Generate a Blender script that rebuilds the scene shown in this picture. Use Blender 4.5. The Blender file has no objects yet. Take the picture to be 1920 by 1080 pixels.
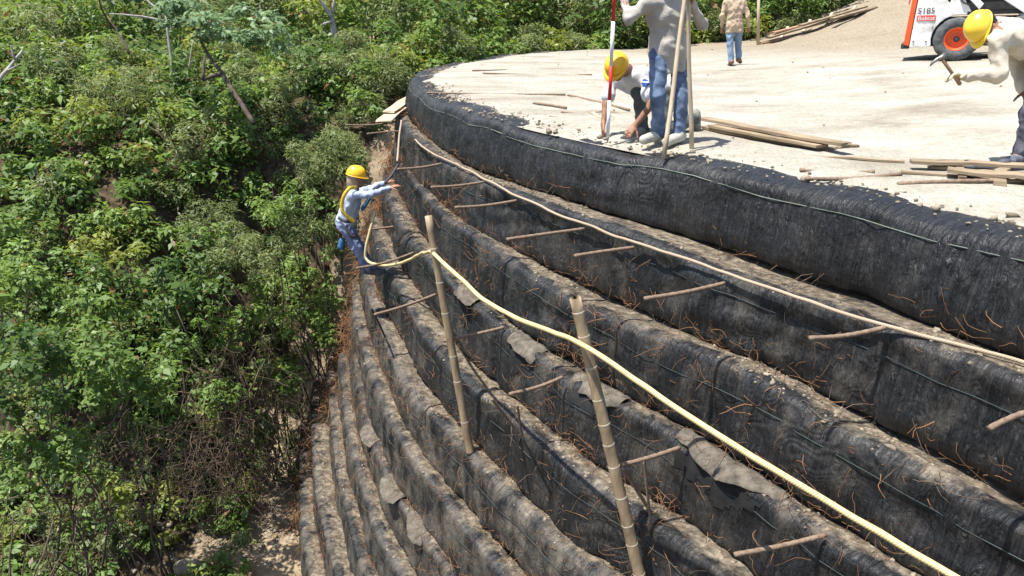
import bpy, math, random
import numpy as np
from mathutils import Vector, Matrix

# ------------------------------------------------------------------ camera, sky, sun, exposure
scene = bpy.context.scene
CAM_H, PITCH, FPX = 1.2, math.radians(20.0), 1420.0
cam_d = bpy.data.cameras.new('camera'); cam = bpy.data.objects.new('camera', cam_d)
scene.collection.objects.link(cam); scene.camera = cam
cam.location = (0, 0, CAM_H); cam.rotation_euler = (math.radians(90) - PITCH, 0, 0)
cam_d.sensor_width = 36.0; cam_d.lens = FPX / 1920 * 36; cam_d.clip_start = 0.05; cam_d.clip_end = 600

SUN_EL, SUN_AZ = math.radians(71), (-0.93, -0.37)          # towards the sun: left of and a little behind the camera
n_ = math.hypot(*SUN_AZ); sdir = Vector((SUN_AZ[0]/n_*math.cos(SUN_EL), SUN_AZ[1]/n_*math.cos(SUN_EL), math.sin(SUN_EL)))
world = bpy.data.worlds.new('World'); scene.world = world; world.use_nodes = True
wn = world.node_tree.nodes; wl = world.node_tree.links; wn.clear()
sky = wn.new('ShaderNodeTexSky'); sky.sky_type = 'NISHITA'; sky.sun_disc = False
sky.sun_elevation = SUN_EL; sky.sun_rotation = math.atan2(sdir.x, sdir.y); sky.altitude = 300; sky.dust_density = 1.5
bg = wn.new('ShaderNodeBackground'); bg.inputs['Strength'].default_value = 0.12
wo = wn.new('ShaderNodeOutputWorld'); wl.new(sky.outputs[0], bg.inputs[0]); wl.new(bg.outputs[0], wo.inputs[0])
sun_d = bpy.data.lights.new('sun', 'SUN'); sun_d.energy = 5.0; sun_d.angle = math.radians(0.5); sun_d.color = (1.0, 0.965, 0.91)
sun = bpy.data.objects.new('sun', sun_d); scene.collection.objects.link(sun)
sun.rotation_euler = (-sdir).to_track_quat('-Z', 'Y').to_euler(); sun.location = (-6, -3, 20)
vs = scene.view_settings; vs.view_transform = 'Standard'; vs.look = 'None'; vs.exposure = 0.95; vs.gamma = 1.0
vs.use_curve_mapping = False

# ------------------------------------------------------------------ helpers
COL = scene.collection
random.seed(7); RNG = np.random.default_rng(7)
CP, SP = math.cos(PITCH), math.sin(PITCH)
def ray(u, v):
    return np.array([(u-960)/FPX, CP + (540-v)/FPX*SP, -SP + (540-v)/FPX*CP])
def Z(u, v, z=0.0):                  # the point of that height on the line of sight
    d = ray(u, v); return d*((z-CAM_H)/d[2]) + np.array([0, 0, CAM_H])
def W(u, v, y):                      # the point at that distance north on the line of sight
    d = ray(u, v); return d*(y/d[1]) + np.array([0, 0, CAM_H])
def px(p):
    p = np.asarray(p, float) - np.array([0, 0, CAM_H])
    zc = p[..., 1]*CP - p[..., 2]*SP; yc = p[..., 1]*SP + p[..., 2]*CP
    return 960 + FPX*p[..., 0]/zc, 540 - FPX*yc/zc, zc

def hash2(ix, iy, seed):
    h = (ix.astype(np.int64)*374761393 + iy.astype(np.int64)*668265263 + seed*974634777) & 0x7fffffff
    h = ((h ^ (h >> 13))*1274126177) & 0x7fffffff
    return ((h ^ (h >> 16)) & 0xffff)/65535.0
def vnoise(x, y, seed=0):
    x = np.asarray(x, float); y = np.asarray(y, float); x, y = np.broadcast_arrays(x, y)
    ix = np.floor(x); iy = np.floor(y); fx = x-ix; fy = y-iy
    fx = fx*fx*(3-2*fx); fy = fy*fy*(3-2*fy)
    a = hash2(ix, iy, seed); b = hash2(ix+1, iy, seed); c = hash2(ix, iy+1, seed); d = hash2(ix+1, iy+1, seed)
    return (a+(b-a)*fx)*(1-fy) + (c+(d-c)*fx)*fy - 0.5
def fbm(x, y, seed=0, o=4):
    r = 0; a = 1.0
    for i in range(o):
        r = r + a*vnoise(x, y, seed+i*17); x = np.asarray(x)*2.03+3.1; y = np.asarray(y)*2.03+1.7; a *= 0.5
    return r

def raw_mesh(name, V, F):
    me = bpy.data.meshes.new(name)
    if isinstance(F, np.ndarray):
        V = np.asarray(V, np.float32); n, k = F.shape
        me.vertices.add(len(V)); me.vertices.foreach_set('co', V.ravel())
        me.loops.add(n*k); me.loops.foreach_set('vertex_index', F.astype(np.int32).ravel())
        me.polygons.add(n); me.polygons.foreach_set('loop_start', np.arange(0, n*k, k, dtype=np.int32))
        me.update(calc_edges=True)
    else:
        me.from_pydata([tuple(map(float, v)) for v in V], [], [tuple(int(i) for i in f) for f in F]); me.update()
    return me
def props(o, label=None, cat=None, group=None, kind=None):
    for k, v in (('label', label), ('category', cat), ('group', group), ('kind', kind)):
        if v: o[k] = v
def root_loc(o):
    l = np.zeros(3)
    while o is not None: l = l + np.array(o.location); o = o.parent
    return l
def mk(name, V, F, mat, parent=None, smooth=False, loc=None, **kw):
    V = np.asarray(V, float)
    base = root_loc(parent) if parent is not None else np.zeros(3)
    o_loc = np.zeros(3)
    if parent is None:
        o_loc = np.asarray(loc, float) if loc is not None else np.zeros(3)
    me = raw_mesh(name, V - base - o_loc, F)
    for m in (mat if isinstance(mat, (list, tuple)) else [mat]): me.materials.append(m)
    if smooth: me.polygons.foreach_set('use_smooth', np.ones(len(me.polygons), bool))
    o = bpy.data.objects.new(name, me); COL.objects.link(o); o.location = o_loc
    if parent is not None: o.parent = parent
    props(o, **kw); return o
def thing(name, loc, label, cat, group=None):
    o = bpy.data.objects.new(name, None); COL.objects.link(o); o.location = loc; o.empty_display_size = 0.2
    props(o, label, cat, group); return o
def color_attr(o, C):
    a = o.data.attributes.new('Col', 'FLOAT_COLOR', 'POINT'); a.data.foreach_set('color', np.asarray(C, np.float32).ravel())
def float_attr(o, name, A):
    a = o.data.attributes.new(name, 'FLOAT', 'POINT'); a.data.foreach_set('value', np.asarray(A, np.float32).ravel())

def tube(P, R, sides=6, cap=True):
    P = np.asarray(P, float); n = len(P); R = np.broadcast_to(np.asarray(R, float), (n,))
    T = np.gradient(P, axis=0); T /= np.linalg.norm(T, axis=1)[:, None] + 1e-9
    up = np.array([0, 0, 1.0]) if abs(T[0][2]) < 0.9 else np.array([1.0, 0, 0])
    V = []; a = np.cross(T[0], up); a /= np.linalg.norm(a)
    for i in range(n):
        a = a - T[i]*(a@T[i]); a /= np.linalg.norm(a)+1e-9; b = np.cross(T[i], a)
        for j in range(sides):
            t = 2*math.pi*j/sides; V.append(P[i] + R[i]*(a*math.cos(t)+b*math.sin(t)))
    F = []
    for i in range(n-1):
        for j in range(sides):
            k = (j+1) % sides; F.append((i*sides+j, i*sides+k, (i+1)*sides+k, (i+1)*sides+j))
    if cap:
        F.append(tuple(range(sides-1, -1, -1))); F.append(tuple((n-1)*sides+j for j in range(sides)))
    return V, F
def merge(parts):
    V = []; F = []
    for v, f in parts:
        o = len(V); V += [tuple(p) for p in v]; F += [tuple(i+o for i in q) for q in f]
    return V, F
def box(c, s, R=None):
    c = np.asarray(c, float); s = np.asarray(s, float)/2
    V = [np.array([x, y, z])*s for x in (-1, 1) for y in (-1, 1) for z in (-1, 1)]
    if R is not None: V = [R@v for v in V]
    return [c+v for v in V], [(0,1,3,2),(4,6,7,5),(0,4,5,1),(2,3,7,6),(0,2,6,4),(1,5,7,3)]
def beam(p0, p1, w, t, segs=4, warp=0.01, seed=0, up=(0, 0, 1)):
    p0 = np.asarray(p0, float); p1 = np.asarray(p1, float); d = p1-p0; d /= np.linalg.norm(d)
    s = np.cross(d, up); s /= np.linalg.norm(s); n = np.cross(s, d); r = np.random.default_rng(seed)
    V = []; F = []
    for i in range(segs+1):
        c = p0+(p1-p0)*i/segs + n*r.normal(0, warp*0.4) + s*r.normal(0, warp)
        ww = w*(1+r.normal(0, 0.04)); b = min(w, t)*0.12
        ring = [(-ww/2+b, -t/2), (ww/2-b, -t/2), (ww/2, -t/2+b), (ww/2, t/2-b), (ww/2-b, t/2), (-ww/2+b, t/2), (-ww/2, t/2-b), (-ww/2, -t/2+b)]
        V += [c + s*x + n*y + (d*r.normal(0, w*0.06) if i in (0, segs) else 0) for x, y in ring]
    for i in range(segs):
        for j in range(8):
            k = (j+1) % 8; F.append((i*8+j, i*8+k, (i+1)*8+k, (i+1)*8+j))
    F.append(tuple(range(7, -1, -1))); F.append(tuple(segs*8+j for j in range(8)))
    return V, F

# ------------------------------------------------------------------ materials
def new_mat(name):
    m = bpy.data.materials.new(name); m.use_nodes = True; nt = m.node_tree
    b = nt.nodes['Principled BSDF']; return m, nt, b
def N(nt, typ, **kw):
    n = nt.nodes.new(typ)
    for k, v in kw.items():
        if hasattr(n, k): setattr(n, k, v)
        else: n.inputs[k].default_value = v
    return n
def ramp(nt, fac, stops):
    r = nt.nodes.new('ShaderNodeValToRGB'); el = r.color_ramp.elements
    while len(el) < len(stops): el.new(0.5)
    for e, (p, c) in zip(el, stops): e.position = p; e.color = (*c, 1) if len(c) == 3 else c
    nt.links.new(fac, r.inputs[0]); return r.outputs[0]
def mixc(nt, fac, a, b, mode='MIX'):
    m = nt.nodes.new('ShaderNodeMix'); m.data_type = 'RGBA'; m.blend_type = mode
    for sock, val in ((m.inputs[0], fac), (m.inputs[6], a), (m.inputs[7], b)):
        if isinstance(val, (int, float)): sock.default_value = val
        elif isinstance(val, tuple): sock.default_value = (*val, 1)
        else: nt.links.new(val, sock)
    return m.outputs[2]
def math_n(nt, op, a, b=0.0, clamp=False):
    m = nt.nodes.new('ShaderNodeMath'); m.operation = op; m.use_clamp = clamp
    for s, v in ((m.inputs[0], a), (m.inputs[1], b)):
        if isinstance(v, (int, float)): s.default_value = v
        else: nt.links.new(v, s)
    return m.outputs[0]
def pmat(name, c1, c2, scale=8.0, rough=0.85, bump=0.0, bscale=None, spec=0.3, stretch=(1, 1, 1), detail=6.0, c3=None, metal=0.0):
    m, nt, b = new_mat(name); tc = N(nt, 'ShaderNodeTexCoord'); mp = N(nt, 'ShaderNodeMapping'); mp.inputs['Scale'].default_value = stretch
    nt.links.new(tc.outputs['Object'], mp.inputs[0])
    nz = N(nt, 'ShaderNodeTexNoise'); nz.inputs['Scale'].default_value = scale; nz.inputs['Detail'].default_value = detail; nz.inputs['Roughness'].default_value = 0.65
    nt.links.new(mp.outputs[0], nz.inputs['Vector'])
    st = [(0.32, c1), (0.68, c2)] if c3 is None else [(0.3, c1), (0.5, c2), (0.72, c3)]
    nt.links.new(ramp(nt, nz.outputs[0], st), b.inputs['Base Color'])
    b.inputs['Roughness'].default_value = rough; b.inputs['Specular IOR Level'].default_value = spec; b.inputs['Metallic'].default_value = metal
    if bump:
        nb = N(nt, 'ShaderNodeTexNoise'); nb.inputs['Scale'].default_value = bscale or scale*3; nb.inputs['Detail'].default_value = 8
        nt.links.new(mp.outputs[0], nb.inputs['Vector'])
        bp = N(nt, 'ShaderNodeBump'); bp.inputs['Strength'].default_value = 1.0; bp.inputs['Distance'].default_value = bump
        nt.links.new(nb.outputs[0], bp.inputs['Height']); nt.links.new(bp.outputs[0], b.inputs['Normal'])
    return m

M = {}
M['soil'] = pmat('soil', (0.16, 0.115, 0.07), (0.27, 0.21, 0.14), 2.5, 0.95, 0.03, 9, 0.1, c3=(0.34, 0.275, 0.19))
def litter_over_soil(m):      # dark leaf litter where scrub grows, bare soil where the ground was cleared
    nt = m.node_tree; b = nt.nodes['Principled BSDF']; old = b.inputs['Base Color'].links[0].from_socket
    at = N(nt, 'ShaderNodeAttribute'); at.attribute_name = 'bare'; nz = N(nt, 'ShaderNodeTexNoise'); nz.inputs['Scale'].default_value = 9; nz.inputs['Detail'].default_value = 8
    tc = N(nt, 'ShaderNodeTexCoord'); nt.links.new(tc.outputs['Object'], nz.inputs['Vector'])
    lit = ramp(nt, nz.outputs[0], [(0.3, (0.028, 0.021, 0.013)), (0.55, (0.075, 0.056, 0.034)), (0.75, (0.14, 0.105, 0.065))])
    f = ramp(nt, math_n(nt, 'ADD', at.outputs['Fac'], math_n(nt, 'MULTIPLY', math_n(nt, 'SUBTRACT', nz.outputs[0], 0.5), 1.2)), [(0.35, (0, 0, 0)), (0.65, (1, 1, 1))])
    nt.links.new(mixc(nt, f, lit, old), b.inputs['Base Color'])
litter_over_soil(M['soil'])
M['rock'] = pmat('pale_rock', (0.15, 0.122, 0.088), (0.30, 0.258, 0.195), 6, 0.9, 0.01, 20, 0.2)
M['gravel'] = pmat('gravel', (0.13, 0.10, 0.07), (0.20, 0.165, 0.12), 9, 0.95, 0.004, 60, 0.15, c3=(0.36, 0.31, 0.235))
M['rust'] = pmat('rusty_wire', (0.10, 0.045, 0.022), (0.27, 0.145, 0.07), 5, 0.9, 0, None, 0.2)
M['rebar'] = pmat('rusty_rebar', (0.13, 0.085, 0.055), (0.25, 0.185, 0.13), 30, 0.8, 0.002, 200, 0.3)
M['bamboo'] = pmat('dry_bamboo', (0.15, 0.105, 0.062), (0.40, 0.30, 0.18), 11, 0.55, 0.002, 40, 0.4, (1, 1, 0.25))
M['bamboo_ring'] = pmat('bamboo_ring', (0.26, 0.21, 0.145), (0.46, 0.39, 0.29), 30, 0.7)
M['bark_dark'] = pmat('dark_bark', (0.05, 0.035, 0.028), (0.13, 0.10, 0.08), 9, 0.9, 0.01, 30, 0.2, (1, 1, 0.4))
M['bark_grey'] = pmat('grey_bark', (0.22, 0.20, 0.17), (0.42, 0.39, 0.35), 9, 0.9, 0.006, 30, 0.2, (1, 1, 0.4))
M['twig'] = pmat('dry_twig', (0.075, 0.05, 0.035), (0.20, 0.145, 0.10), 4, 0.95, 0)
M['wood'] = pmat('weathered_board', (0.15, 0.11, 0.07), (0.31, 0.24, 0.16), 5, 0.85, 0.003, 40, 0.2, (0.4, 0.4, 3))
M['wood_pale'] = pmat('pale_stick_wood', (0.36, 0.28, 0.185), (0.50, 0.41, 0.29), 14, 0.7, 0.001, 60, 0.3, (1, 1, 0.15))
M['wood_brown'] = pmat('brown_board', (0.20, 0.115, 0.065), (0.38, 0.24, 0.15), 6, 0.85, 0.003, 40, 0.2)
M['rope'] = None
def skin_like(name, c1, c2, rough=0.55, scale=14): return pmat(name, c1, c2, scale, rough, 0.0005, 120, 0.35)
M['skin'] = skin_like('brown_skin', (0.20, 0.095, 0.055), (0.30, 0.155, 0.095))
M['hair'] = pmat('black_hair', (0.01, 0.008, 0.007), (0.03, 0.025, 0.02), 40, 0.6)
def cloth(name, c1, c2, scale=7, b=0.006): return pmat(name, c1, c2, scale, 0.9, b, 26, 0.15)
M['shirt_grey'] = cloth('pale_grey_shirt', (0.29, 0.268, 0.238), (0.39, 0.362, 0.325))
M['shirt_white'] = cloth('white_tshirt', (0.50, 0.51, 0.53), (0.64, 0.645, 0.66))
M['shirt_tan'] = cloth('tan_shirt', (0.40, 0.305, 0.215), (0.43, 0.33, 0.235))
M['shirt_cream'] = cloth('cream_shirt', (0.42, 0.37, 0.285), (0.55, 0.49, 0.39))
M['shirt_blue'] = cloth('pale_blue_shirt', (0.29, 0.34, 0.46), (0.40, 0.45, 0.56))
M['jeans'] = cloth('blue_jeans', (0.030, 0.055, 0.110), (0.19, 0.25, 0.36), 6)
M['jeans_pale'] = cloth('washed_jeans', (0.12, 0.18, 0.28), (0.24, 0.32, 0.43), 5)
M['jeans_dusty'] = cloth('dusty_jeans', (0.09, 0.115, 0.22), (0.24, 0.28, 0.42), 5)
M['trousers_grey'] = cloth('dark_grey_trousers', (0.06, 0.068, 0.068), (0.11, 0.12, 0.118), 6)
M['trousers_dark'] = cloth('charcoal_trousers', (0.045, 0.045, 0.065), (0.17, 0.17, 0.19), 4)
M['boot_grey'] = pmat('grey_boot', (0.14, 0.14, 0.11), (0.30, 0.29, 0.24), 14, 0.8, 0.002, 60)
M['boot_pale'] = pmat('dusty_pale_shoe', (0.30, 0.29, 0.24), (0.52, 0.50, 0.44), 14, 0.8, 0.002, 60)
M['boot_dark'] = pmat('dark_boot', (0.03, 0.03, 0.04), (0.15, 0.16, 0.18), 14, 0.7, 0.002, 60)
M['boot_brown'] = pmat('brown_shoe', (0.14, 0.07, 0.045), (0.26, 0.15, 0.10), 14, 0.7, 0.002, 60)
M['glove'] = cloth('cream_glove', (0.48, 0.40, 0.26), (0.64, 0.55, 0.39), 20)
M['scarf'] = cloth('beige_cloth', (0.24, 0.18, 0.125), (0.36, 0.29, 0.21), 9)
M['logo_blue'] = cloth('printed_blue', (0.02, 0.06, 0.20), (0.04, 0.10, 0.28), 20)
M['helmet'] = pmat('yellow_helmet', (0.78, 0.42, 0.015), (0.85, 0.50, 0.03), 4, 0.35, 0, None, 0.5)
M['helmet_y'] = pmat('lemon_helmet', (0.80, 0.52, 0.03), (0.86, 0.60, 0.06), 4, 0.35, 0, None, 0.5)
M['strap_y'] = pmat('yellow_webbing', (0.62, 0.40, 0.03), (0.74, 0.52, 0.07), 30, 0.7)
M['strap_d'] = pmat('dark_webbing', (0.03, 0.035, 0.05), (0.08, 0.08, 0.09), 30, 0.8)
M['bag_blue'] = cloth('blue_bag', (0.03, 0.10, 0.21), (0.06, 0.17, 0.30), 20)
M['red'] = pmat('red_paint', (0.50, 0.025, 0.02), (0.60, 0.05, 0.04), 20, 0.5)
M['white'] = pmat('white_paint', (0.68, 0.68, 0.68), (0.80, 0.80, 0.80), 6, 0.45)
M['white_dusty'] = pmat('dusty_white_panel', (0.42, 0.39, 0.345), (0.70, 0.69, 0.67), 3.5, 0.5, 0.0, None, 0.4, c3=(0.76, 0.76, 0.755))
M['steel'] = pmat('dull_steel', (0.16, 0.15, 0.14), (0.30, 0.28, 0.26), 30, 0.45, 0, None, 0.5, metal=0.6)
M['orange'] = pmat('orange_paint', (0.62, 0.075, 0.015), (0.72, 0.11, 0.03), 9, 0.45)
M['tyre'] = pmat('dusty_tyre', (0.035, 0.038, 0.04), (0.13, 0.135, 0.135), 12, 0.9, 0.004, 60)
M['dark'] = pmat('black_steel', (0.02, 0.02, 0.02), (0.06, 0.06, 0.06), 12, 0.6)
M['ink'] = pmat('dark_lettering', (0.03, 0.04, 0.06), (0.05, 0.06, 0.08), 12, 0.6)
M['red_ink'] = pmat('red_lettering', (0.60, 0.06, 0.05), (0.66, 0.09, 0.08), 12, 0.6)
M['pvc_grey'] = pmat('grey_fabric_flap', (0.045, 0.039, 0.031), (0.15, 0.128, 0.098), 13, 0.9, 0.004, 50)

def sand_material():
    m, nt, b = new_mat('compacted_sand'); tc = N(nt, 'ShaderNodeTexCoord'); L = nt.links
    n1 = N(nt, 'ShaderNodeTexNoise'); n1.inputs['Scale'].default_value = 0.7; n1.inputs['Detail'].default_value = 8; n1.inputs['Roughness'].default_value = 0.7
    mp = N(nt, 'ShaderNodeMapping'); mp.inputs['Scale'].default_value = (0.75, 1.25, 1); mp.inputs['Rotation'].default_value = (0, 0, 0.35)
    L.new(tc.outputs['Object'], mp.inputs[0]); L.new(mp.outputs[0], n1.inputs['Vector'])
    n2 = N(nt, 'ShaderNodeTexNoise'); n2.inputs['Scale'].default_value = 14; n2.inputs['Detail'].default_value = 8; L.new(tc.outputs['Object'], n2.inputs['Vector'])
    c = ramp(nt, n1.outputs[0], [(0.30, (0.22, 0.19, 0.145)), (0.47, (0.33, 0.305, 0.25)), (0.66, (0.415, 0.395, 0.34))])
    c2 = ramp(nt, n2.outputs[0], [(0.3, (0.70, 0.68, 0.64)), (0.55, (1, 1, 1))])
    sx = N(nt, 'ShaderNodeSeparateXYZ'); L.new(tc.outputs['Object'], sx.inputs[0])
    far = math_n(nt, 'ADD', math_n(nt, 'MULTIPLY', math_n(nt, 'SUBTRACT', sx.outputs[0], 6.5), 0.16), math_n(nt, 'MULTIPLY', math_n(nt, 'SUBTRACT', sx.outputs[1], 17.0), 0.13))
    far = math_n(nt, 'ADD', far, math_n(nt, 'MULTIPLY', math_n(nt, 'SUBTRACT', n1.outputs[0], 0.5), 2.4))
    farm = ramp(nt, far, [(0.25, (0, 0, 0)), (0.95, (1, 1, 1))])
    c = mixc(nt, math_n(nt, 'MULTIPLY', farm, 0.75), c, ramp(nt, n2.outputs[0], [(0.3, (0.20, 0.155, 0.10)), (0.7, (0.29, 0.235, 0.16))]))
    L.new(mixc(nt, 0.6, c, c2, 'MULTIPLY'), b.inputs['Base Color']); b.inputs['Roughness'].default_value = 0.95; b.inputs['Specular IOR Level'].default_value = 0.1
    n3 = N(nt, 'ShaderNodeTexNoise'); n3.inputs['Scale'].default_value = 30; n3.inputs['Detail'].default_value = 8; L.new(tc.outputs['Object'], n3.inputs['Vector'])
    bp = N(nt, 'ShaderNodeBump'); bp.inputs['Distance'].default_value = 0.035; L.new(n3.outputs[0], bp.inputs['Height']); L.new(bp.outputs[0], b.inputs['Normal'])
    return m
M['sand'] = sand_material()

def fabric_material(name, dust):
    # black shade net: fine vertical threads, wood-grain interference where two layers overlap, dust on crests and in patches
    m, nt, b = new_mat(name); L = nt.links
    uv = N(nt, 'ShaderNodeUVMap'); uv.uv_map = 'UVMap'; tc = N(nt, 'ShaderNodeTexCoord')
    at = N(nt, 'ShaderNodeAttribute'); at.attribute_name = 'crest'
    # distorted interference bands
    nd = N(nt, 'ShaderNodeTexNoise'); nd.inputs['Scale'].default_value = 2.4; nd.inputs['Detail'].default_value = 1.5; L.new(uv.outputs[0], nd.inputs['Vector'])
    sep = N(nt, 'ShaderNodeSeparateXYZ'); L.new(uv.outputs[0], sep.inputs[0])
    ph = math_n(nt, 'ADD', math_n(nt, 'MULTIPLY', nd.outputs[0], 110.0), math_n(nt, 'MULTIPLY', sep.outputs[1], 26.0))
    band = math_n(nt, 'MULTIPLY_ADD', math_n(nt, 'SINE', ph), 0.5); band.node.inputs[2].default_value = 0.5
    nm = N(nt, 'ShaderNodeTexNoise'); nm.inputs['Scale'].default_value = 1.1; nm.inputs['Detail'].default_value = 2; L.new(tc.outputs['Object'], nm.inputs['Vector'])
    bmask = ramp(nt, nm.outputs[0], [(0.51, (0, 0, 0)), (0.63, (1, 1, 1))])
    band2 = math_n(nt, 'MULTIPLY', band, bmask)
    # threads
    mp = N(nt, 'ShaderNodeMapping'); mp.inputs['Scale'].default_value = (55, 3.0, 1); L.new(uv.outputs[0], mp.inputs[0])
    nth = N(nt, 'ShaderNodeTexNoise'); nth.inputs['Scale'].default_value = 1.0; nth.inputs['Detail'].default_value = 4; L.new(mp.outputs[0], nth.inputs['Vector'])
    base = ramp(nt, nth.outputs[0], [(0.32, (0.007, 0.0075, 0.008)), (0.55, (0.014, 0.0145, 0.016)), (0.78, (0.036, 0.0355, 0.034))])
    base = mixc(nt, math_n(nt, 'MULTIPLY', band2, 0.34), base, (0.070, 0.068, 0.064))
    # dust
    n1 = N(nt, 'ShaderNodeTexNoise'); n1.inputs['Scale'].default_value = 3.2; n1.inputs['Detail'].default_value = 9; n1.inputs['Roughness'].default_value = 0.72; L.new(tc.outputs['Object'], n1.inputs['Vector'])
    mp2 = N(nt, 'ShaderNodeMapping'); mp2.inputs['Scale'].default_value = (5, 1.6, 1); L.new(uv.outputs[0], mp2.inputs[0])
    n2 = N(nt, 'ShaderNodeTexNoise'); n2.inputs['Scale'].default_value = 1.0; n2.inputs['Detail'].default_value = 6; L.new(mp2.outputs[0], n2.inputs['Vector'])
    patch = math_n(nt, 'ADD', math_n(nt, 'MULTIPLY', n1.outputs[0], 0.55), math_n(nt, 'MULTIPLY', n2.outputs[0], 0.45))
    dustf = ramp(nt, patch, [(0.50 - 0.04*dust, (0, 0, 0)), (0.66 - 0.04*dust, (1, 1, 1))])
    c = mixc(nt, math_n(nt, 'MULTIPLY', dustf, 0.16 + 0.34*dust), base, (0.165, 0.142, 0.112))
    cr = math_n(nt, 'MULTIPLY_ADD', n1.outputs[0], 1.9); L.new(at.outputs['Fac'], cr.node.inputs[2])
    crf = ramp(nt, math_n(nt, 'SUBTRACT', cr, 1.0), [(0.42, (0, 0, 0)), (0.70, (1, 1, 1))])
    n4 = N(nt, 'ShaderNodeTexNoise'); n4.inputs['Scale'].default_value = 16; n4.inputs['Detail'].default_value = 6; L.new(tc.outputs['Object'], n4.inputs['Vector'])
    cd = ramp(nt, n4.outputs[0], [(0.3, (0.075, 0.060, 0.045)), (0.5, (0.165, 0.135, 0.098)), (0.68, (0.29, 0.245, 0.18))])
    c = mixc(nt, crf, c, cd)
    L.new(c, b.inputs['Base Color']); b.inputs['Roughness'].default_value = 0.47; b.inputs['Specular IOR Level'].default_value = 0.34
    nb = N(nt, 'ShaderNodeTexNoise'); nb.inputs['Scale'].default_value = 9; nb.inputs['Detail'].default_value = 6; L.new(tc.outputs['Object'], nb.inputs['Vector'])
    hh = math_n(nt, 'ADD', math_n(nt, 'MULTIPLY', nb.outputs[0], 1.0), math_n(nt, 'MULTIPLY', nth.outputs[0], 0.12))
    mp3 = N(nt, 'ShaderNodeMapping'); mp3.inputs['Scale'].default_value = (22, 4.2, 1); L.new(uv.outputs[0], mp3.inputs[0])
    nc = N(nt, 'ShaderNodeTexNoise'); nc.inputs['Scale'].default_value = 1.0; nc.inputs['Detail'].default_value = 5; nc.inputs['Distortion'].default_value = 1.2; L.new(mp3.outputs[0], nc.inputs['Vector'])
    ck = math_n(nt, 'ABSOLUTE', math_n(nt, 'SUBTRACT', nc.outputs[0], 0.5))
    hh = math_n(nt, 'ADD', hh, math_n(nt, 'MULTIPLY', ck, 1.9))
    hh = math_n(nt, 'ADD', hh, math_n(nt, 'MULTIPLY', band2, 0.08))
    bp = N(nt, 'ShaderNodeBump'); bp.inputs['Distance'].default_value = 0.03; bp.inputs['Strength'].default_value = 0.9
    L.new(hh, bp.inputs['Height']); L.new(bp.outputs[0], b.inputs['Normal'])
    return m
M['fabric_top'] = fabric_material('black_shade_net', 0.0)
M['fabric'] = fabric_material('dusty_black_shade_net', 0.5)
M['fabric_low'] = fabric_material('very_dusty_shade_net', 1.6)
M['sheet_black'] = pmat('plain_black_sheet', (0.008, 0.008, 0.008), (0.02, 0.02, 0.02), 9, 0.9)

def leaf_material(name, rough=0.5, trans=0.36):
    m, nt, b = new_mat(name); L = nt.links
    at = N(nt, 'ShaderNodeAttribute'); at.attribute_name = 'Col'
    L.new(at.outputs['Color'], b.inputs['Base Color']); b.inputs['Roughness'].default_value = rough; b.inputs['Specular IOR Level'].default_value = 0.35
    tr = N(nt, 'ShaderNodeBsdfTranslucent'); hs = N(nt, 'ShaderNodeHueSaturation'); hs.inputs['Saturation'].default_value = 1.1; hs.inputs['Value'].default_value = 1.6
    hs.inputs['Hue'].default_value = 0.485
    L.new(at.outputs['Color'], hs.inputs['Color']); L.new(hs.outputs[0], tr.inputs[0])
    mx = N(nt, 'ShaderNodeMixShader'); mx.inputs[0].default_value = trans
    out = nt.nodes['Material Output']; L.new(b.outputs[0], mx.inputs[1]); L.new(tr.outputs[0], mx.inputs[2]); L.new(mx.outputs[0], out.inputs[0])
    return m
M['leaf'] = leaf_material('green_leaf')

def rope_material(name, c1, c2):
    m, nt, b = new_mat(name); L = nt.links
    uv = N(nt, 'ShaderNodeUVMap'); uv.uv_map = 'UVMap'; sep = N(nt, 'ShaderNodeSeparateXYZ'); L.new(uv.outputs[0], sep.inputs[0])
    ph = math_n(nt, 'ADD', math_n(nt, 'MULTIPLY', sep.outputs[0], 420.0), math_n(nt, 'MULTIPLY', sep.outputs[1], 6.2832*3))
    s = math_n(nt, 'MULTIPLY_ADD', math_n(nt, 'SINE', ph), 0.5); s.node.inputs[2].default_value = 0.5
    nz = N(nt, 'ShaderNodeTexNoise'); nz.inputs['Scale'].default_value = 40
    n9 = N(nt, 'ShaderNodeTexNoise'); n9.inputs['Scale'].default_value = 5; n9.inputs['Detail'].default_value = 6
    f = math_n(nt, 'ADD', math_n(nt, 'MULTIPLY', s, 0.35), math_n(nt, 'MULTIPLY', nz.outputs[0], 0.25)); f = math_n(nt, 'ADD', f, math_n(nt, 'MULTIPLY', n9.outputs[0], 0.4))
    L.new(ramp(nt, f, [(0.22, tuple(x*0.55 for x in c1)), (0.36, c1), (0.62, c2)]), b.inputs['Base Color']); b.inputs['Roughness'].default_value = 0.75
    bp = N(nt, 'ShaderNodeBump'); bp.inputs['Distance'].default_value = 0.0006; L.new(s, bp.inputs['Height']); L.new(bp.outputs[0], b.inputs['Normal'])
    return m
M['rope_y'] = rope_material('yellow_twisted_rope', (0.46, 0.36, 0.16), (0.58, 0.47, 0.24))
M['rope_b'] = rope_material('beige_thin_rope', (0.27, 0.205, 0.135), (0.37, 0.29, 0.205))

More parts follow.
